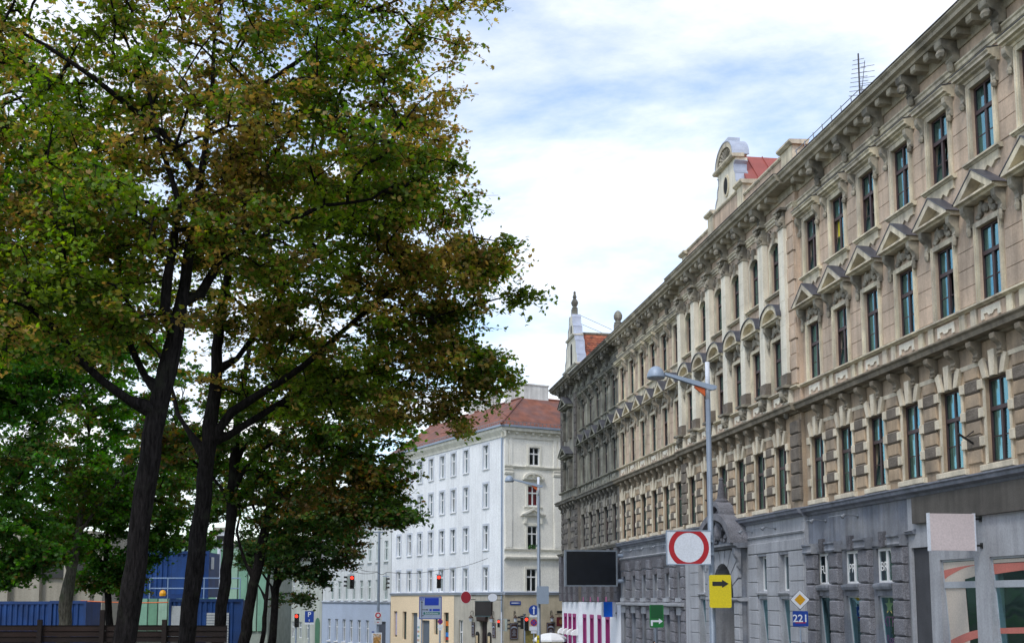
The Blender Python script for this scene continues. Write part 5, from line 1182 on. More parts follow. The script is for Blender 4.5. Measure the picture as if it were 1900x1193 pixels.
MB().box(-.16, -.06, -.32, -.08, 0, .08).box(.06, .16, -.08, .16, 0, .08).build('shoes', m_black, t)
# ------------------------------------------------------------------ building site and park edge on the left
m_cb = mat('container_blue', (.008, .050, .20), .5, .25, 1.0, streak=.3); m_cb2 = mat('container_blue_dark', (.007, .040, .16), .5, .15, 1.0)
def container(label, x0, y0, x1, ybot, Y, depth, corr=True, door=None):
    a = at(x0, y0, Y); b_ = at(x1, ybot, Y); zb = max(b_.z, hg(a.x, Y)); W_ = b_.x-a.x; H = a.z-zb
    t = thing('site_container', label, 'container', (a.x, Y, zb), 0, 'blue site containers')
    MB().box(.06, W_-.06, .06, depth-.06, .06, H-.06).build('body', m_cb, t)
    if corr:
        c_ = MB(); n = int((W_-.3)/.26)
        for i in range(n): u = .16+i*.26; c_.add([(u,.06,.14),(u+.05,.0,.14),(u+.15,.0,.14),(u+.2,.06,.14),(u,.06,H-.14),(u+.05,.0,H-.14),(u+.15,.0,H-.14),(u+.2,.06,H-.14)], [(0,1,5,4),(1,2,6,5),(2,3,7,6),(0,1,2,3),(4,5,6,7)])
        c_.build('corrugation', m_cb, t)
    for u in (0, W_-.12): MB().box(u, u+.12, -.03, .1, 0, H).build('corner_post', m_cb2, t)
    MB().box(.12, W_-.12, -.028, .1, H-.14, H).build('top_rail', m_cb2, t); MB().box(.12, W_-.12, -.028, .1, 0, .14).build('bottom_rail', m_cb2, t)
    if door:
        u0, u1 = door; q = MB().box(u0, u1, -.02, .06, .14, H-.3).build('door', m_cb2, t); MB().box(u0+.06, u1-.06, -.03, -.021, .22, H-.38).build('door_leaf', m_cb, q); MB().box(u0+.1, u0+.2, -.06, -.03, 1.0, 1.05).build('handle', m_steel, q)
    return t, W_, H
t, W_, H = container('blue site office container standing on top of another', 262, 1022, 386, 1110, 59., 2.4, True, (1.55, 2.5))
MB().box(W_-.04, W_+.02, .5, .9, 1.5, 2.1).build('notice', m_white, t)
t, W_, H = container('lower blue container with shuttered front under the site office', 314, 1110.5, 446, 1300, 58., 2.0, True)
sh_ = MB()
for k in range(14): sh_.box(1.9, 3.0, -.05, -.02, .2+k*.13, .2+k*.13+.11)
sh_.build('shutter', mat('shutter_grey', (.40, .43, .46), .6, .1), t); MB().box(.15, .9, -.05, -.02, .3, H-.35).build('window', mat('shutter_grey', (.4, .43, .46)), t)
container('long corrugated blue container behind the brown fence at far left', -30, 1115, 92, 1400, 56., 2.4)
container('small ribbed blue container behind the fence next to the long one', 92.5, 1114, 148, 1400, 55.5, 2.2)
# railing on the lower container
p = at(277, 1110, 57.6)
t = thing('railing', 'light blue metal railing on the lower container in front of the office', 'railing', (p.x, 57.6, p.z)); L_ = at(445, 1110, 57.6).x-p.x
for k in range(6): MB().tube([(L_*k/5, 0, 0), (L_*k/5, 0, 1.0)], .03, 6).build('post', mat('rail_blue', (.25, .36, .55), .5), t)
for z in (.5, 1.0): MB().tube([(0, 0, z), (L_, 0, z)], .028, 6).build('rail', MATS['rail_blue'], t)
t = thing('warning_lamp', 'small yellow warning lamp hanging on the container railing', 'lamp', at(302, 1100, 57.5)); MB().lathe([(.05,-.15),(.16,-.13),(.17,.0),(.12,.12),(.03,.16)], 10).build('lens', mat('lamp_amber', (.7, .33, .01), .4), t); MB().box(-.05, .05, .02, .12, -.05, .05).build('clip', m_black, t)
q = [at(150, 1114, 57.), at(200, 1116.5, 57.), at(250, 1118, 57.), at(312, 1117, 57.)]
tag(MB().tube([v-q[0] for v in q], .03, 5).build('barrier_tape', mat('tape_orange', (.6, .13, .03), .6), None, q[0]), 'orange barrier line stretched between the blue containers', 'tape')
# brown board fence
Yf = 32.; x0 = at(-40, 1157, Yf).x; x1 = at(396, 1157, Yf).x; zt = at(200, 1157, Yf).z; zg = 1.55
t = thing('board_fence', 'dark brown horizontal board fence along the bottom left', 'fence', (x0, Yf, zg))
m_bd = [mat('fence_board_%s' % n, c, .85, .25, 2, .4, 18, streak=.2) for n, c in (('a', (.019, .010, .008)), ('b', (.014, .008, .007)), ('c', (.024, .012, .009)))]
bdm = [MB().cushion(0, 1.69, 0, .151, 0, .03, .006).mesh('board', m) for m in m_bd]
nsp = int((x1-x0)/1.7)+1; fr2 = random.Random(6)
for i in range(nsp):
    for j in range(13):
        inst('board', fr2.choice(bdm), t, (i*1.7+.01, fr2.uniform(-.006, .006), j*.155+.02+fr2.uniform(-.004, .004)), (R(180)*0, 0, R(fr2.uniform(-.25, .25))))
    ph = (zt-zg)+(.12 if i % 2 else .38 if i == 2 else .2); MB().box(-.06, .06, -.09, .0, 0, ph).build('post', m_bd[1], t, (i*1.7, 0, 0))
# concrete hall and green-panelled hall behind the trees
m_con = mat('concrete_beige', (.34, .315, .265), .9, .12, .5, .1, 12, streak=.2)
a = at(-60, 1000, 74.); t = thing('concrete_building', 'low beige concrete building behind the trees at the left edge', 'building', (a.x, 74., 1.0))
W_ = at(168, 1000, 74.).x-a.x; MB().box(0, W_, .3, 9, 0, 4.6).build('wall', m_con, t); MB().box(0, W_, .1, .29, 4.6, 6.2).build('window_band', mat('band_dark', (.02, .02, .022), .3, .2), t); MB().box(-.2, W_+.2, 0, 9, 6.2, 7.6).build('roof_edge', m_con, t)
for k in range(5): MB().box(.3+k*2.0, .8+k*2., -.2, .28, 0, 6.19).build('pillar', m_con, t)
m_gp = [mat('panel_green_%s' % n, c, .5, .12, 1, streak=.15) for n, c in (('a', (.17, .33, .24)), ('b', (.12, .26, .17)), ('c', (.25, .39, .30)))]
a = at(60, 1010, 112.); t = thing('panelled_hall', 'long hall with pale green wall panels seen between the trunks', 'building', (a.x, 112., -2.)); W_ = at(500, 1010, 112.).x-a.x; H = at(400, 1010, 112.).z+2.
MB().box(0, W_, .1, 12, 0, H).build('wall', mat('hall_wall', (.22, .25, .22), .8), t); n = int(W_/.95)
pm = [MB().cushion(0, .85, 3.2, H-.4, 0, .1, .03).mesh('panel', m) for m in m_gp]
for k in range(n): inst('panel', pm[(k*5 % 7) % 3], t, (k*.95+.05, .0, 0)).scale.y = -1
MB().box(-.1, W_+.1, -.15, 12, H, H+.3).build('roof_edge', m_con, t)
p = at(404, 1110, 90.); t = thing('site_mast', 'pale slim mast rising behind the container railing', 'mast', (p.x, 90., hg(p.x, 90.))); MB().tube([(0,0,0), (0,0,at(404,1010,90.).z-hg(p.x,90.))], .14, 8).build('pole', m_swhite, t); MB().box(-.25, .25, -.1, .1, at(404,1010,90.).z-hg(p.x,90.), at(404,1010,90.).z-hg(p.x,90.)+.2).build('head', m_greyb, t)
a = at(398, 985, 150.); t = thing('tower_block', 'pale grey tower far behind the site mast', 'building', (a.x, 150., -3.)); H = a.z+3; MB().box(0, 1.6, 0, 3, 0, H).build('shaft', mat('tower_grey', (.5, .52, .55), .9), t); MB().box(-.2, 1.8, -.2, 3.2, H, H+.5).build('cap', m_con, t)
for k in range(4): MB().box(.3, 1.3, -.04, -.005, H-1.6-k*2.2, H-.6-k*2.2).build('window', m_dark, t)
# ------------------------------------------------------------------ trees
def leaf_shape():
    a = np.radians([90, 67, 46, -2, -90, 182, 134, 113])
    r = np.array([1.0, .50, .90, .62, .36, .62, .90, .50])*.58
    p = np.stack([r*np.cos(a), r*np.sin(a), np.zeros_like(r)], 1); p[:, 2] = -.16*np.abs(p[:, 0])-.10*p[:, 1]**2
    v = np.vstack([[[0, 0, .03]], p]); n = len(a)
    f = np.array([[0, 1+i, 1+(i+1) % n] for i in range(n)]); return v, f
LV, LF = leaf_shape()
m_leaf = bpy.data.materials.new('maple_leaf'); m_leaf.use_nodes = True
tn = m_leaf.node_tree; tn.nodes.clear()
at_ = tn.nodes.new('ShaderNodeAttribute'); at_.attribute_name = 'leafcol'
df = tn.nodes.new('ShaderNodeBsdfDiffuse'); tl = tn.nodes.new('ShaderNodeBsdfTranslucent'); gl_ = tn.nodes.new('ShaderNodeBsdfGlossy'); gl_.inputs['Roughness'].default_value = .45; gl_.inputs[0].default_value = (.5, .5, .5, 1)
hs_ = tn.nodes.new('ShaderNodeHueSaturation'); hs_.inputs['Saturation'].default_value = 1.2; hs_.inputs['Value'].default_value = 1.75
x1_ = tn.nodes.new('ShaderNodeMixShader'); x1_.inputs[0].default_value = .54; x2_ = tn.nodes.new('ShaderNodeMixShader'); x2_.inputs[0].default_value = .035
ou = tn.nodes.new('ShaderNodeOutputMaterial')
tn.links.new(at_.outputs['Color'], df.inputs[0]); tn.links.new(at_.outputs['Color'], hs_.inputs['Color']); tn.links.new(hs_.outputs[0], tl.inputs[0])
tn.links.new(df.outputs[0], x1_.inputs[1]); tn.links.new(tl.outputs[0], x1_.inputs[2]); tn.links.new(x1_.outputs[0], x2_.inputs[1]); tn.links.new(gl_.outputs[0], x2_.inputs[2]); tn.links.new(x2_.outputs[0], ou.inputs[0])
def bark_mat(name, c, c2):
    m = bpy.data.materials.new(name); m.use_nodes = True; t = m.node_tree; L = t.links; b = t.nodes['Principled BSDF']; b.inputs['Roughness'].default_value = .95; b.inputs['Specular IOR Level'].default_value = .08
    g = t.nodes.new('ShaderNodeNewGeometry'); mp_ = t.nodes.new('ShaderNodeMapping'); mp_.inputs['Scale'].default_value = (13, 13, 2.4); L.new(g.outputs['Position'], mp_.inputs[0])
    n = t.nodes.new('ShaderNodeTexNoise'); n.inputs['Scale'].default_value = 1.6; n.inputs['Detail'].default_value = 6; n.inputs['Roughness'].default_value = .65; n.inputs['Distortion'].default_value = .5; L.new(mp_.outputs[0], n.inputs['Vector'])
    n3 = t.nodes.new('ShaderNodeTexNoise'); n3.inputs['Scale'].default_value = 2.2; n3.inputs['Detail'].default_value = 5; L.new(g.outputs['Position'], n3.inputs['Vector'])
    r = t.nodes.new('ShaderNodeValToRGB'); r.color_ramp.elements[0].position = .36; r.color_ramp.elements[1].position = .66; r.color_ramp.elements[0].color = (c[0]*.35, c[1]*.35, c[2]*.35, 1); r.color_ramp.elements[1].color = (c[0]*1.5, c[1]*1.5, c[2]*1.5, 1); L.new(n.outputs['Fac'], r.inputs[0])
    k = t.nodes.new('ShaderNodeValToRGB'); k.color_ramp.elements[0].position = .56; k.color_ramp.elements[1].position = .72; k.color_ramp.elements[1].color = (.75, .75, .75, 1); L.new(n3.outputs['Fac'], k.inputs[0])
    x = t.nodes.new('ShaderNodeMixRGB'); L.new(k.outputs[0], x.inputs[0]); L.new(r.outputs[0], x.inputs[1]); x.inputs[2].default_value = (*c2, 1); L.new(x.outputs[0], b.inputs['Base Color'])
    bn = t.nodes.new('ShaderNodeBump'); bn.inputs['Strength'].default_value = 1.; bn.inputs['Distance'].default_value = .07; L.new(n.outputs['Fac'], bn.inputs['Height']); L.new(bn.outputs[0], b.inputs['Normal']); return m
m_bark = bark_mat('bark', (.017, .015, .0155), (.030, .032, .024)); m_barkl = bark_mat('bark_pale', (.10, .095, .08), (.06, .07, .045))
def fast_mesh(name, V, F, m_, colr=None):
    me = bpy.data.meshes.new(name); me.vertices.add(len(V)); me.vertices.foreach_set('co', V.astype(np.float32).ravel())
    k = F.shape[1]; me.loops.add(F.size); me.loops.foreach_set('vertex_index', F.astype(np.int32).ravel())
    me.polygons.add(len(F)); me.polygons.foreach_set('loop_start', np.arange(0, F.size, k, dtype=np.int32)); me.polygons.foreach_set('loop_total', np.full(len(F), k, np.int32))
    me.update(calc_edges=True); me.materials.append(m_)
    if colr is not None:
        at2 = me.color_attributes.new('leafcol', 'FLOAT_COLOR', 'POINT'); at2.data.foreach_set('color', colr.astype(np.float32).ravel())
    return me
def leaves(P, size, rg, C, up=1.0):
    n = len(P); nr = rg.normal(size=(n, 3)); nr /= np.linalg.norm(nr, axis=1)[:, None]
    nz = nr*1.0+np.array([0, 0, up]); nz /= np.linalg.norm(nz, axis=1)[:, None]
    a = rg.normal(size=(n, 3)); a -= (a*nz).sum(1)[:, None]*nz; a /= np.linalg.norm(a, axis=1)[:, None]; b_ = np.cross(nz, a)
    s = size*rg.uniform(.65, 1.25, n)
    V = P[:, None, :]+s[:, None, None]*(LV[None, :, :1]*a[:, None, :]+LV[None, :, 1:2]*b_[:, None, :]+LV[None, :, 2:]*nz[:, None, :])
    k = len(LV); F = (np.arange(n)*k)[:, None, None]+LF[None]
    col4 = np.repeat(np.concatenate([C, np.ones((n, 1))], 1), k, axis=0)
    return V.reshape(-1, 3), F.reshape(-1, 3), col4
def tree(name, label, Y, limbs, clumps, ntarget, nleaf, lsize, seed, green, brown, bfrac, bark=m_bark, group='maple trees in the park', spread=.55, r0=.011):
    """limbs: lists of (px, py, dY, radius); clumps: (px, py, dY, rx, ry, rz, weight) in metres around that point"""
    rg = np.random.default_rng(seed); b0 = at(limbs[0][0][0], limbs[0][0][1], Y+limbs[0][0][2])
    base = Vector((b0.x, b0.y, hg(b0.x, b0.y)-.05))
    t = thing(name, label, 'tree', base, 0, group); B3 = np.array(base)
    nodes = []; par = []; rad = []; fixed = []
    first = np.array([b0.x, b0.y, base.z])
    for li, L in enumerate(limbs):
        pts = [np.array(at(x, y, Y+d)) for x, y, d, r_ in L]; rs = [q[3] for q in L]
        if li == 0: pts = [first, first+(pts[0]-first)*.3]+pts; rs = [rs[0]*1.5, rs[0]*1.12]+rs; prev = -1
        else:
            D_ = np.linalg.norm(np.array(nodes)-pts[0], axis=1); prev = int(D_.argmin())
        fine = []; fr3 = []
        for i in range(len(pts)-1):
            m = max(1, int(np.linalg.norm(pts[i+1]-pts[i])/.35))
            for j in range(m): u = j/m; fine.append(pts[i]*(1-u)+pts[i+1]*u+rg.normal(size=3)*.015*(i > 1)); fr3.append(rs[i]*(1-u)+rs[i+1]*u)
        fine.append(pts[-1]); fr3.append(rs[-1])
        if li: fine, fr3 = fine[1:], fr3[1:]
        for p, r_ in zip(fine, fr3): nodes.append(p); par.append(prev); rad.append(r_); fixed.append(True); prev = len(nodes)-1
    nfix = len(nodes); trunk_n = sum(1 for _ in limbs[0])
    # leafy clusters
    wts = np.array([c[6] for c in clumps], float); wts /= wts.sum(); T = []
    for c, wq in zip(clumps, wts):
        n = max(3, int(round(ntarget*wq))); o = np.array(at(c[0], c[1], Y+c[2]))
        d_ = rg.normal(size=(n, 3)); d_ /= np.linalg.norm(d_, axis=1)[:, None]; rr_ = rg.uniform(.12, 1, n)**.45
        T.append(o+d_*rr_[:, None]*np.array(c[3:6]))
    T = np.vstack(T); T = T[T[:, 2] > base.z+2.2]
    order = np.argsort([np.min(np.linalg.norm(np.array(nodes)-q, axis=1)) for q in T])
    arr = np.zeros((len(nodes)+len(T)*12, 3)); arr[:len(nodes)] = nodes; cnt = len(nodes); ends = []
    low = arr[:cnt, 2] < base.z+2.6
    depth = np.zeros(len(arr))
    for k in order:
        q = T[k]; v = q-arr[:cnt]; d_ = np.linalg.norm(v, axis=1)
        cost = d_*(1+.5*np.clip(-v[:, 2]/(d_+1e-6), 0, 1))+depth[:cnt]*.12
        cost[:nfix][low] += 50
        i = int(cost.argmin()); p0 = arr[i].copy(); L = d_[i]; m = max(2, min(9, int(L/.3))); prev = i
        bow = np.array([0, 0, .10*L])+rg.normal(size=3)*.06*L
        for j in range(1, m+1):
            u = j/m; arr[cnt] = p0+(q-p0)*u+bow*math.sin(math.pi*u); depth[cnt] = depth[i]+L*u
            nodes.append(arr[cnt].copy()); par.append(prev); rad.append(0.); fixed.append(False); prev = cnt; cnt += 1
        ends.append(prev)
    load = np.zeros(cnt); load[ends] = 1
    for i in range(cnt-1, -1, -1):
        if par[i] >= 0: load[par[i]] += load[i]
    N_ = arr[:cnt]; rd = np.array([rad[i] if fixed[i] else r0*max(load[i], 1)**.42 for i in range(cnt)])
    for i in range(cnt):
        if not fixed[i] and par[i] >= 0: rd[i] = min(rd[i], rd[par[i]])
    par_ = np.array(par)
    # wood: tapered tubes between neighbouring nodes
    JIT = 1+rg.normal(size=(cnt, 12))*.045+rg.normal(size=(cnt, 1))*.03
    def tubes(idx, ns):
        idx = np.array([i for i in idx if par_[i] >= 0]); A = N_[par_[idx]]; B_ = N_[idx]; d_ = B_-A; l = np.linalg.norm(d_, axis=1)+1e-9; d_ /= l[:, None]
        ref = np.where(np.abs(d_[:, 2:3]) > .9, np.array([[1., 0, 0]]), np.array([[0, 0, 1.]])); a = np.cross(d_, ref); a /= np.linalg.norm(a, axis=1)[:, None]; b_ = np.cross(d_, a)
        th = np.arange(ns)*2*math.pi/ns; ring = a[:, None]*np.cos(th)[None, :, None]+b_[:, None]*np.sin(th)[None, :, None]
        ra = np.where(np.array(fixed)[par_[idx]] & ~np.array(fixed)[idx], rd[idx]*1.15, rd[par_[idx]]); rb = rd[idx]
        A2 = A-d_*ra[:, None]*.25; B2 = B_+d_*rb[:, None]*.25; JA = JIT[par_[idx]][:, :ns, None]; JB = JIT[idx][:, :ns, None]
        V = np.concatenate([A2[:, None]+ring*ra[:, None, None]*JA, B2[:, None]+ring*rb[:, None, None]*JB], 1); n = len(idx); o = (np.arange(n)*2*ns)[:, None]
        F = np.stack([np.stack([o[:, 0]+j, o[:, 0]+(j+1) % ns, o[:, 0]+ns+(j+1) % ns, o[:, 0]+ns+j], 1) for j in range(ns)], 1).reshape(-1, 4)
        return V.reshape(-1, 3)-B3, F
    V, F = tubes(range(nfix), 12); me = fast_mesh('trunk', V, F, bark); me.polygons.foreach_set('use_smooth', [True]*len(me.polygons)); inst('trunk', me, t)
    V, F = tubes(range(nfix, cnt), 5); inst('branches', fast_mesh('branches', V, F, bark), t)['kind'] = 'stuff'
    # leaves set along small twigs that fan out flat from every branch end
    E_ = N_[ends]; ntw = 7; per = max(3, int(nleaf/len(E_)/ntw)); ne = len(E_)
    az = rg.uniform(0, 2*math.pi, (ne, ntw)); el = rg.normal(-.08, .30, (ne, ntw)); ln = rg.uniform(.45, 1.25, (ne, ntw))*spread*rg.uniform(.7, 1.3, (ne, 1))
    td = np.stack([np.cos(az)*np.cos(el), np.sin(az)*np.cos(el), np.sin(el)], -1)
    tip = E_[:, None]+td*ln[..., None]-np.array([0, 0, .12])*(ln**2)[..., None]
    A_ = np.repeat(E_, ntw, 0); B_ = tip.reshape(-1, 3); d_ = B_-A_; d_ /= np.linalg.norm(d_, axis=1)[:, None]+1e-9
    a_ = np.cross(d_, np.array([.13, .2, .97])); a_ /= np.linalg.norm(a_, axis=1)[:, None]+1e-9; b_ = np.cross(d_, a_)
    rg3 = [a_, -.5*a_+.87*b_, -.5*a_-.87*b_]; V = np.stack([A_+q*.008 for q in rg3]+[B_+q*.004 for q in rg3], 1); o_ = (np.arange(len(A_))*6)[:, None]
    F = np.stack([np.concatenate([o_+j, o_+(j+1) % 3, o_+3+(j+1) % 3, o_+3+j], 1) for j in range(3)], 1).reshape(-1, 4)
    inst('twigs', fast_mesh('twigs', V.reshape(-1, 3)-B3, F, bark), t)['kind'] = 'stuff'
    u = rg.uniform(.12, 1.06, (ne, ntw, per, 1)); P = E_[:, None, None]+(tip-E_[:, None])[:, :, None]*u+rg.normal(size=(ne, ntw, per, 3))*np.array([.085, .085, .06])
    P = P.reshape(-1, 3); ci = np.repeat(np.arange(ne), ntw*per)
    tw = np.array([i for i in range(nfix, cnt) if load[i] <= 3]); k2 = rg.choice(tw, len(tw)*2); P = np.vstack([P, N_[k2]+rg.normal(size=(len(k2), 3))*.09])
    near = np.array([int(np.argmin(((E_-q)**2).sum(1))) for q in N_[k2]]); ci = np.concatenate([ci, near]); n = len(P)
    nz_ = np.sin(E_[:, 0]*1.3+E_[:, 1]*.6+seed)+np.sin(E_[:, 2]*1.9-E_[:, 0]*.7+seed*2.)+.8*np.sin(E_[:, 1]*1.7+E_[:, 2]*1.1)+rg.normal(0, .7, ne)
    thr = np.quantile(nz_, 1-bfrac); cb = (.08+.78/(1+np.exp(-(nz_-thr)*3.)))[ci]
    isb = rg.random(n) < cb; mixv = np.where(isb, rg.uniform(.35, .95, n), rg.uniform(0, .2, n))[:, None]
    yv = np.clip(rg.uniform(0, 1, ne)[ci]*.75+rg.uniform(0, .25, n), 0, 1)[:, None]
    G = np.array(green)*(1-yv)+np.array([green[0]*2.2, green[1]*1.5, green[2]*.9])*yv
    tone = np.exp(rg.normal(0, .32, len(E_)))[ci]
    C = (G*(1-mixv)+np.array(brown)*mixv)*(rg.uniform(.82, 1.18, n)*tone)[:, None]
    V, F, c4 = leaves(P, lsize, rg, C); inst('crown', fast_mesh('crown', V-B3, F, m_leaf, c4), t)['kind'] = 'stuff'
    return t
GREEN = (.062, .150, .024); BROWN = (.36, .215, .085)
tree('maple_tree', 'nearest big maple, its thick forked trunk left of the blue containers', 20., [
    [(232,1193,0,0.197),(246,1080,0,0.189),(262,960,0,0.186),(278,850,0,0.181),(294,765,0,0.181),(310,690,0,0.160),(325,620,0,0.143),(338,560,0,0.105),(352,480,.1,0.092),(362,410,.2,0.076),(372,330,.3,0.063),(385,240,.4,0.050),(395,140,.5,0.038),(400,40,.5,0.025)],
    [(322,630,0,.10),(306,580,-.2,.095),(310,520,-.3,.085),(322,450,-.4,.07),(332,380,-.5,.055),(300,280,-.7,.04),(270,150,-.8,.03)],
    [(340,580,.2,.10),(372,545,.4,.085),(402,495,.6,.075),(432,430,.8,.06),(470,350,1.,.045),(540,240,1.2,.035),(620,120,1.3,.025)],
    [(285,772,0,.085),(240,742,-.2,.08),(190,708,-.4,.072),(140,662,-.6,.065),(100,610,-.8,.055),(55,575,-1.,.045),(0,555,-1.2,.03)],
    [(296,742,0,.07),(270,700,.3,.065),(248,655,.5,.06),(228,605,.7,.05),(220,540,.8,.045),(222,470,.9,.035),(200,380,1.,.03)],
    [(228,600,.7,.045),(190,555,.9,.04),(150,525,1.,.035),(100,505,1.2,.025)],
    [(370,330,.3,.06),(300,245,.1,.055),(220,180,-.2,.05),(130,115,-.4,.04),(40,60,-.6,.03),(-40,40,-.7,.02)],
    [(385,240,.4,.05),(470,170,.5,.045),(560,110,.6,.04),(650,40,.7,.03),(740,0,.8,.02)],
    [(400,495,.6,.055),(500,430,.6,.045),(600,380,.5,.035),(690,370,.4,.025)]],
  [(380,60,.5,4.2,3.8,2.2,1.7),(600,60,.8,2.7,2.6,1.7,1.1),(800,30,.8,1.35,1.6,.8,.35),(700,190,.6,1.6,1.8,.8,.6),(120,80,-.3,2.6,2.6,1.7,1.0),(330,260,0,3.2,3.2,1.4,1.3),(80,330,-.2,2.3,2.4,1.2,.9),(560,300,.5,2.6,2.4,1.1,1.1),(230,420,-.6,2.5,2.3,.8,1.0),(60,520,-.8,1.5,1.8,.8,.55),(450,440,.2,2.2,2.0,.7,.8),(740,330,.8,1.3,1.4,.6,.4),(0,180,0,1.5,2,1.4,.5),(110,600,-.6,1.7,1.8,.8,.7),(190,560,-.4,1.3,1.5,.6,.4),(40,440,-.6,1.6,1.8,.8,.5),(520,-120,.5,4.2,3.6,1.6,.8),(150,-120,0,3.5,3.2,1.6,.6)],
  800, 68000, .118, 3, GREEN, BROWN, .42)
tree('maple_tree', 'second big maple with long limbs reaching right over the street', 25.5, [
    [(344,1193,0,.19),(362,1060,0,.185),(372,960,0,.182),(386,850,0,.18),(394,760,0,.15),(402,650,0,.125),(414,560,0,.10),(428,470,.1,.08),(440,380,.2,.06),(455,300,.3,.04)],
    [(388,820,0,.10),(430,765,0,.10),(490,725,-.2,.085),(560,680,-.4,.07),(630,620,-.6,.055),(700,560,-.8,.045),(780,500,-1.,.03),(860,470,-1.1,.02)],
    [(390,830,0,.085),(460,785,.2,.08),(540,735,.3,.065),(620,705,.4,.055),(700,690,.5,.04),(800,680,.6,.025)],
    [(384,845,0,.06),(350,800,0,.055),(328,770,.2,.05),(312,700,.5,.04),(290,640,.8,.03)],
    [(404,690,0,.07),(440,665,.1,.06),(480,610,.2,.05),(530,540,.3,.045),(590,460,.4,.035),(660,400,.4,.025)],
    [(700,560,-.8,.03),(800,590,-1.,.025),(900,560,-1.1,.018),(975,545,-1.2,.01)],
    [(800,680,.6,.022),(880,720,.6,.016),(930,720,.6,.012)],
    [(780,500,-1.,.025),(880,440,-1.1,.016),(960,455,-1.2,.01)]],
  [(560,430,0,3.0,3.0,1.6,1.3),(720,440,-.4,2.3,2.4,1.3,1.0),(830,520,-.8,1.35,1.7,1.0,.8),(905,480,-1.,.75,1.0,.42,.22),(960,545,-1.2,.32,.4,.14,.05),(940,465,-1.2,.35,.4,.14,.05),(620,610,.2,2.6,2.6,1.1,1.1),(780,640,.2,1.6,1.8,1.0,.8),(880,680,.6,.95,1.2,.6,.35),(930,700,.6,.5,.6,.42,.14),(860,760,.6,.55,.8,.55,.16),(700,740,.5,1.8,1.9,.65,.7),(470,560,.2,2.0,2.4,1.2,.7),(800,380,0,1.0,1.2,.6,.25),(770,270,-.4,1.0,1.2,.55,.3),(520,720,.6,1.9,2.0,.6,.5),(600,300,.3,2.2,2.2,1.0,.6)],
  640, 56000, .130, 8, GREEN, BROWN, .38)
tree('maple_tree', 'slimmer maple whose trunk stands before the lower blue container', 34., [
    [(404,1193,0,.165),(418,1080,0,.16),(428,960,0,.155),(434,860,0,.14),(442,780,0,.11),(455,690,.1,.08),(470,600,.2,.05)],
    [(432,900,0,.07),(470,850,0,.06),(530,800,-.2,.05),(600,760,-.3,.035),(670,740,-.3,.02)],
    [(430,930,0,.05),(390,880,.2,.045),(340,840,.4,.035),(300,830,.5,.02)],
    [(436,850,0,.06),(480,800,.2,.05),(520,720,.4,.04),(560,660,.5,.025)]],
  [(560,770,0,3.0,2.8,1.6,1.2),(660,800,-.2,1.9,2.0,1.1,.8),(700,880,-.2,1.0,1.2,.7,.4),(430,800,.2,2.2,2.2,1.3,.6),(330,840,.4,1.6,1.8,.9,.45),(520,900,.1,1.9,1.9,.8,.6),(600,680,0,2.4,2.2,1.2,.6),(715,900,-.3,.9,1.0,.6,.3)],
  360, 25000, .16, 14, (.026, .088, .018), (.20, .10, .035), .25)
tree('maple_tree', 'leaning park tree right of the containers with a side branch', 42., [
    [(452,1193,0,.20),(466,1110,0,.19),(482,1030,0,.185),(496,960,0,.16),(512,890,0,.12),(530,820,.1,.08)],
    [(474,1075,0,.06),(458,1050,0,.055),(446,1015,0,.05),(440,985,0,.045),(446,950,0,.035),(436,915,0,.02)],
    [(496,960,0,.08),(540,910,0,.06),(600,870,-.2,.045),(660,860,-.3,.03)],
    [(490,990,0,.06),(470,940,.2,.05),(440,880,.4,.03)]],
  [(560,860,0,2.8,2.6,1.4,1.0),(680,930,-.3,1.7,1.8,.9,.7),(735,955,-.3,.85,1.0,.75,.35),(600,960,-.2,2.0,2.0,1.0,.8),(470,900,.3,1.6,1.8,1.2,.45),(520,980,.1,1.3,1.5,.8,.4)],
  300, 19000, .165, 22, (.022, .078, .022), (.17, .085, .035), .18)
tree('maple_tree', 'low dense tree over the red traffic light at the crossing', 52., [
    [(505,1193,0,.17),(510,1120,0,.165),(515,1060,0,.15),(530,1000,0,.10),(545,950,.1,.06)],
    [(512,1085,0,.07),(545,1050,0,.06),(580,1010,-.2,.045),(620,980,-.3,.03)],
    [(512,1100,0,.05),(485,1060,.2,.045),(470,1020,.4,.03)]],
  [(560,980,0,2.2,2.2,1.3,1.0),(620,1020,-.2,1.4,1.6,1.0,.7),(540,1050,0,1.3,1.4,.7,.5),(480,1020,.3,1.2,1.5,.8,.3),(640,975,-.3,1.0,1.2,.8,.4),(590,1070,-.2,.8,.9,.4,.22),(600,920,0,1.8,1.8,.8,.5)],
  250, 16000, .175, 30, (.020, .070, .026), (.14, .07, .03), .12)
tree('maple_tree', 'thin young tree beside the parking sign', 60., [
    [(487,1193,0,.12),(492,1130,0,.11),(497,1080,0,.09),(505,1030,0,.05)], [(494,1110,0,.05),(476,1080,0,.04),(468,1050,0,.03)]],
  [(500,1010,0,1.5,1.5,1.0,1),(470,1035,.2,.9,1,.6,.4),(545,1110,0,1.0,1.0,.35,.3)], 80, 4200, .2, 37, (.018, .055, .02), (.1, .05, .02), .1)
GREEN2 = (.040, .150, .024)
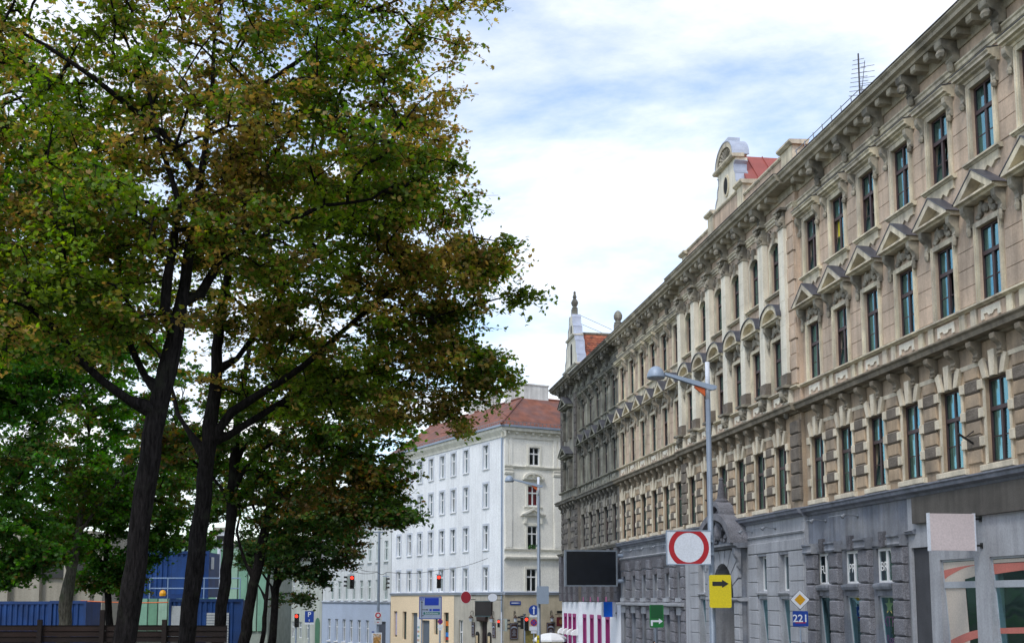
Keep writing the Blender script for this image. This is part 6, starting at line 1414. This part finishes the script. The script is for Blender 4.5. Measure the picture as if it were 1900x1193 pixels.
tree('park_tree', 'leafy green tree with a pale trunk behind the fence at far left', 44., [
    [(118,1193,0,.24),(122,1110,0,.235),(132,1060,0,.20),(142,1010,0,.16),(150,960,.1,.12),(160,880,.2,.08),(165,800,.3,.05)],
    [(132,1065,0,.09),(110,1010,0,.08),(80,970,-.3,.06),(40,940,-.5,.04)], [(146,990,0,.07),(190,930,0,.06),(230,880,.2,.04)]],
  [(120,800,0,3.2,3.0,2.2,1.2),(40,900,-.3,2.6,2.6,1.7,1.0),(180,900,.2,2.2,2.2,1.5,.9),(90,1000,-.2,1.8,1.8,.8,.6),(20,700,-.2,2.6,2.6,1.8,.9),(130,670,0,2.6,2.6,1.3,.8),(60,590,0,2.6,2.4,1.1,.9),(20,500,0,2.0,2.0,.8,.4),(210,620,.2,2.4,2.4,1.1,.7),(150,540,0,2.2,2.2,.8,.4),(200,740,.2,2.0,2.2,1.5,.6)],
  600, 44000, .18, 41, GREEN2, (.12, .075, .025), .14, m_barkl, 'park trees behind the fence')
tree('park_tree', 'darker park tree between the first trunk and the pale trunk', 50., [
    [(205,1193,0,.16),(200,1110,0,.15),(196,1050,0,.12),(200,980,0,.08),(210,900,.1,.05)], [(198,1070,0,.06),(230,1020,0,.05),(262,980,.2,.03)], [(196,1050,0,.05),(165,1010,0,.04),(140,980,0,.03)]],
  [(210,930,0,2.2,2.2,1.6,1.0),(280,960,.2,1.8,1.8,1.2,.7),(160,1000,0,1.6,1.7,.9,.5),(300,880,.2,1.9,1.9,1.2,.5),(230,1040,0,1.3,1.4,.6,.4),(300,1000,.1,1.2,1.2,.6,.3),(185,1072,0,1.2,1.1,.7,.45),(232,1075,0,1.0,1.0,.8,.4),(150,940,0,1.8,1.8,1.2,.6),(250,860,0,2.2,2.2,1.2,.6)],
  400, 30000, .185, 47, (.032, .12, .024), (.14, .08, .03), .12, m_bark, 'park trees behind the fence')
tree('park_tree', 'shadowy park tree filling the left edge of the picture', 37., [
    [(-60,1193,0,.22),(-50,1080,0,.21),(-40,960,0,.17),(-30,850,0,.12),(-20,750,.1,.08)], [(-45,1000,0,.08),(0,930,0,.06),(40,880,.2,.04)]],
  [(0,820,0,2.6,2.6,2.0,1.0),(20,980,0,1.5,1.7,1.0,.5),(-20,680,0,2.4,2.6,1.5,.8),(15,1060,-.2,.9,.9,.6,.3),(60,1030,-.2,1.0,1.0,.5,.3),(60,640,.3,2.0,2.2,1.2,.6)],
  420, 32000, .17, 53, (.032, .125, .026), (.16, .1, .04), .16, m_bark, 'park trees behind the fence')
tree('park_tree', 'far tree crown between the two main trunks', 62., [
    [(320,1193,0,.16),(322,1080,0,.15),(326,1000,0,.12),(335,930,0,.08)], [(323,1050,0,.06),(360,1000,0,.05),(400,960,0,.03)]],
  [(340,930,0,2.6,2.2,1.6,1.0),(300,870,0,2.2,2.2,1.6,.8),(380,1000,0,1.5,1.6,.8,.35),(250,930,0,1.8,1.8,1.2,.5),(410,930,0,1.6,1.8,1.0,.5),(350,840,0,2.4,2.2,1.4,.7),(260,780,0,2.6,2.4,1.5,.8),(330,720,0,2.4,2.2,1.4,.6),(280,660,0,2.4,2.2,1.3,.6),(400,830,0,2.2,2.2,1.4,.6)],
  380, 26000, .22, 59, (.034, .12, .028), (.14, .08, .03), .1, m_bark, 'park trees behind the fence')

tree('maple_tree', 'dark green maple at the left edge behind the nearest maple', 29., [
    [(-150,1193,0,.2),(-140,1000,0,.19),(-120,800,0,.16),(-100,620,0,.13),(-80,450,.1,.09),(-60,300,.2,.06)], [(-120,780,0,.08),(-40,650,0,.07),(40,540,.2,.05),(120,460,.3,.03)], [(-105,640,0,.08),(-30,500,0,.06),(50,380,0,.045),(130,300,.2,.03)], [(-80,450,0,.06),(0,330,-.2,.05),(70,230,-.3,.03)]],
  [(20,300,0,2.4,2.4,1.6,1.),(120,380,.2,2.0,2.2,1.3,.9),(60,480,.2,2.2,2.2,1.2,.8),(160,250,0,1.8,2.,1.3,.6),(30,160,0,2.2,2.2,1.4,.6),(200,520,.3,1.8,2.,1.0,.6),(100,610,.3,2.2,2.,1.0,.6),(-60,400,0,2.2,2.2,2.,.5)],
  420, 27000, .14, 67, (.030, .115, .018), (.28, .16, .06), .14)
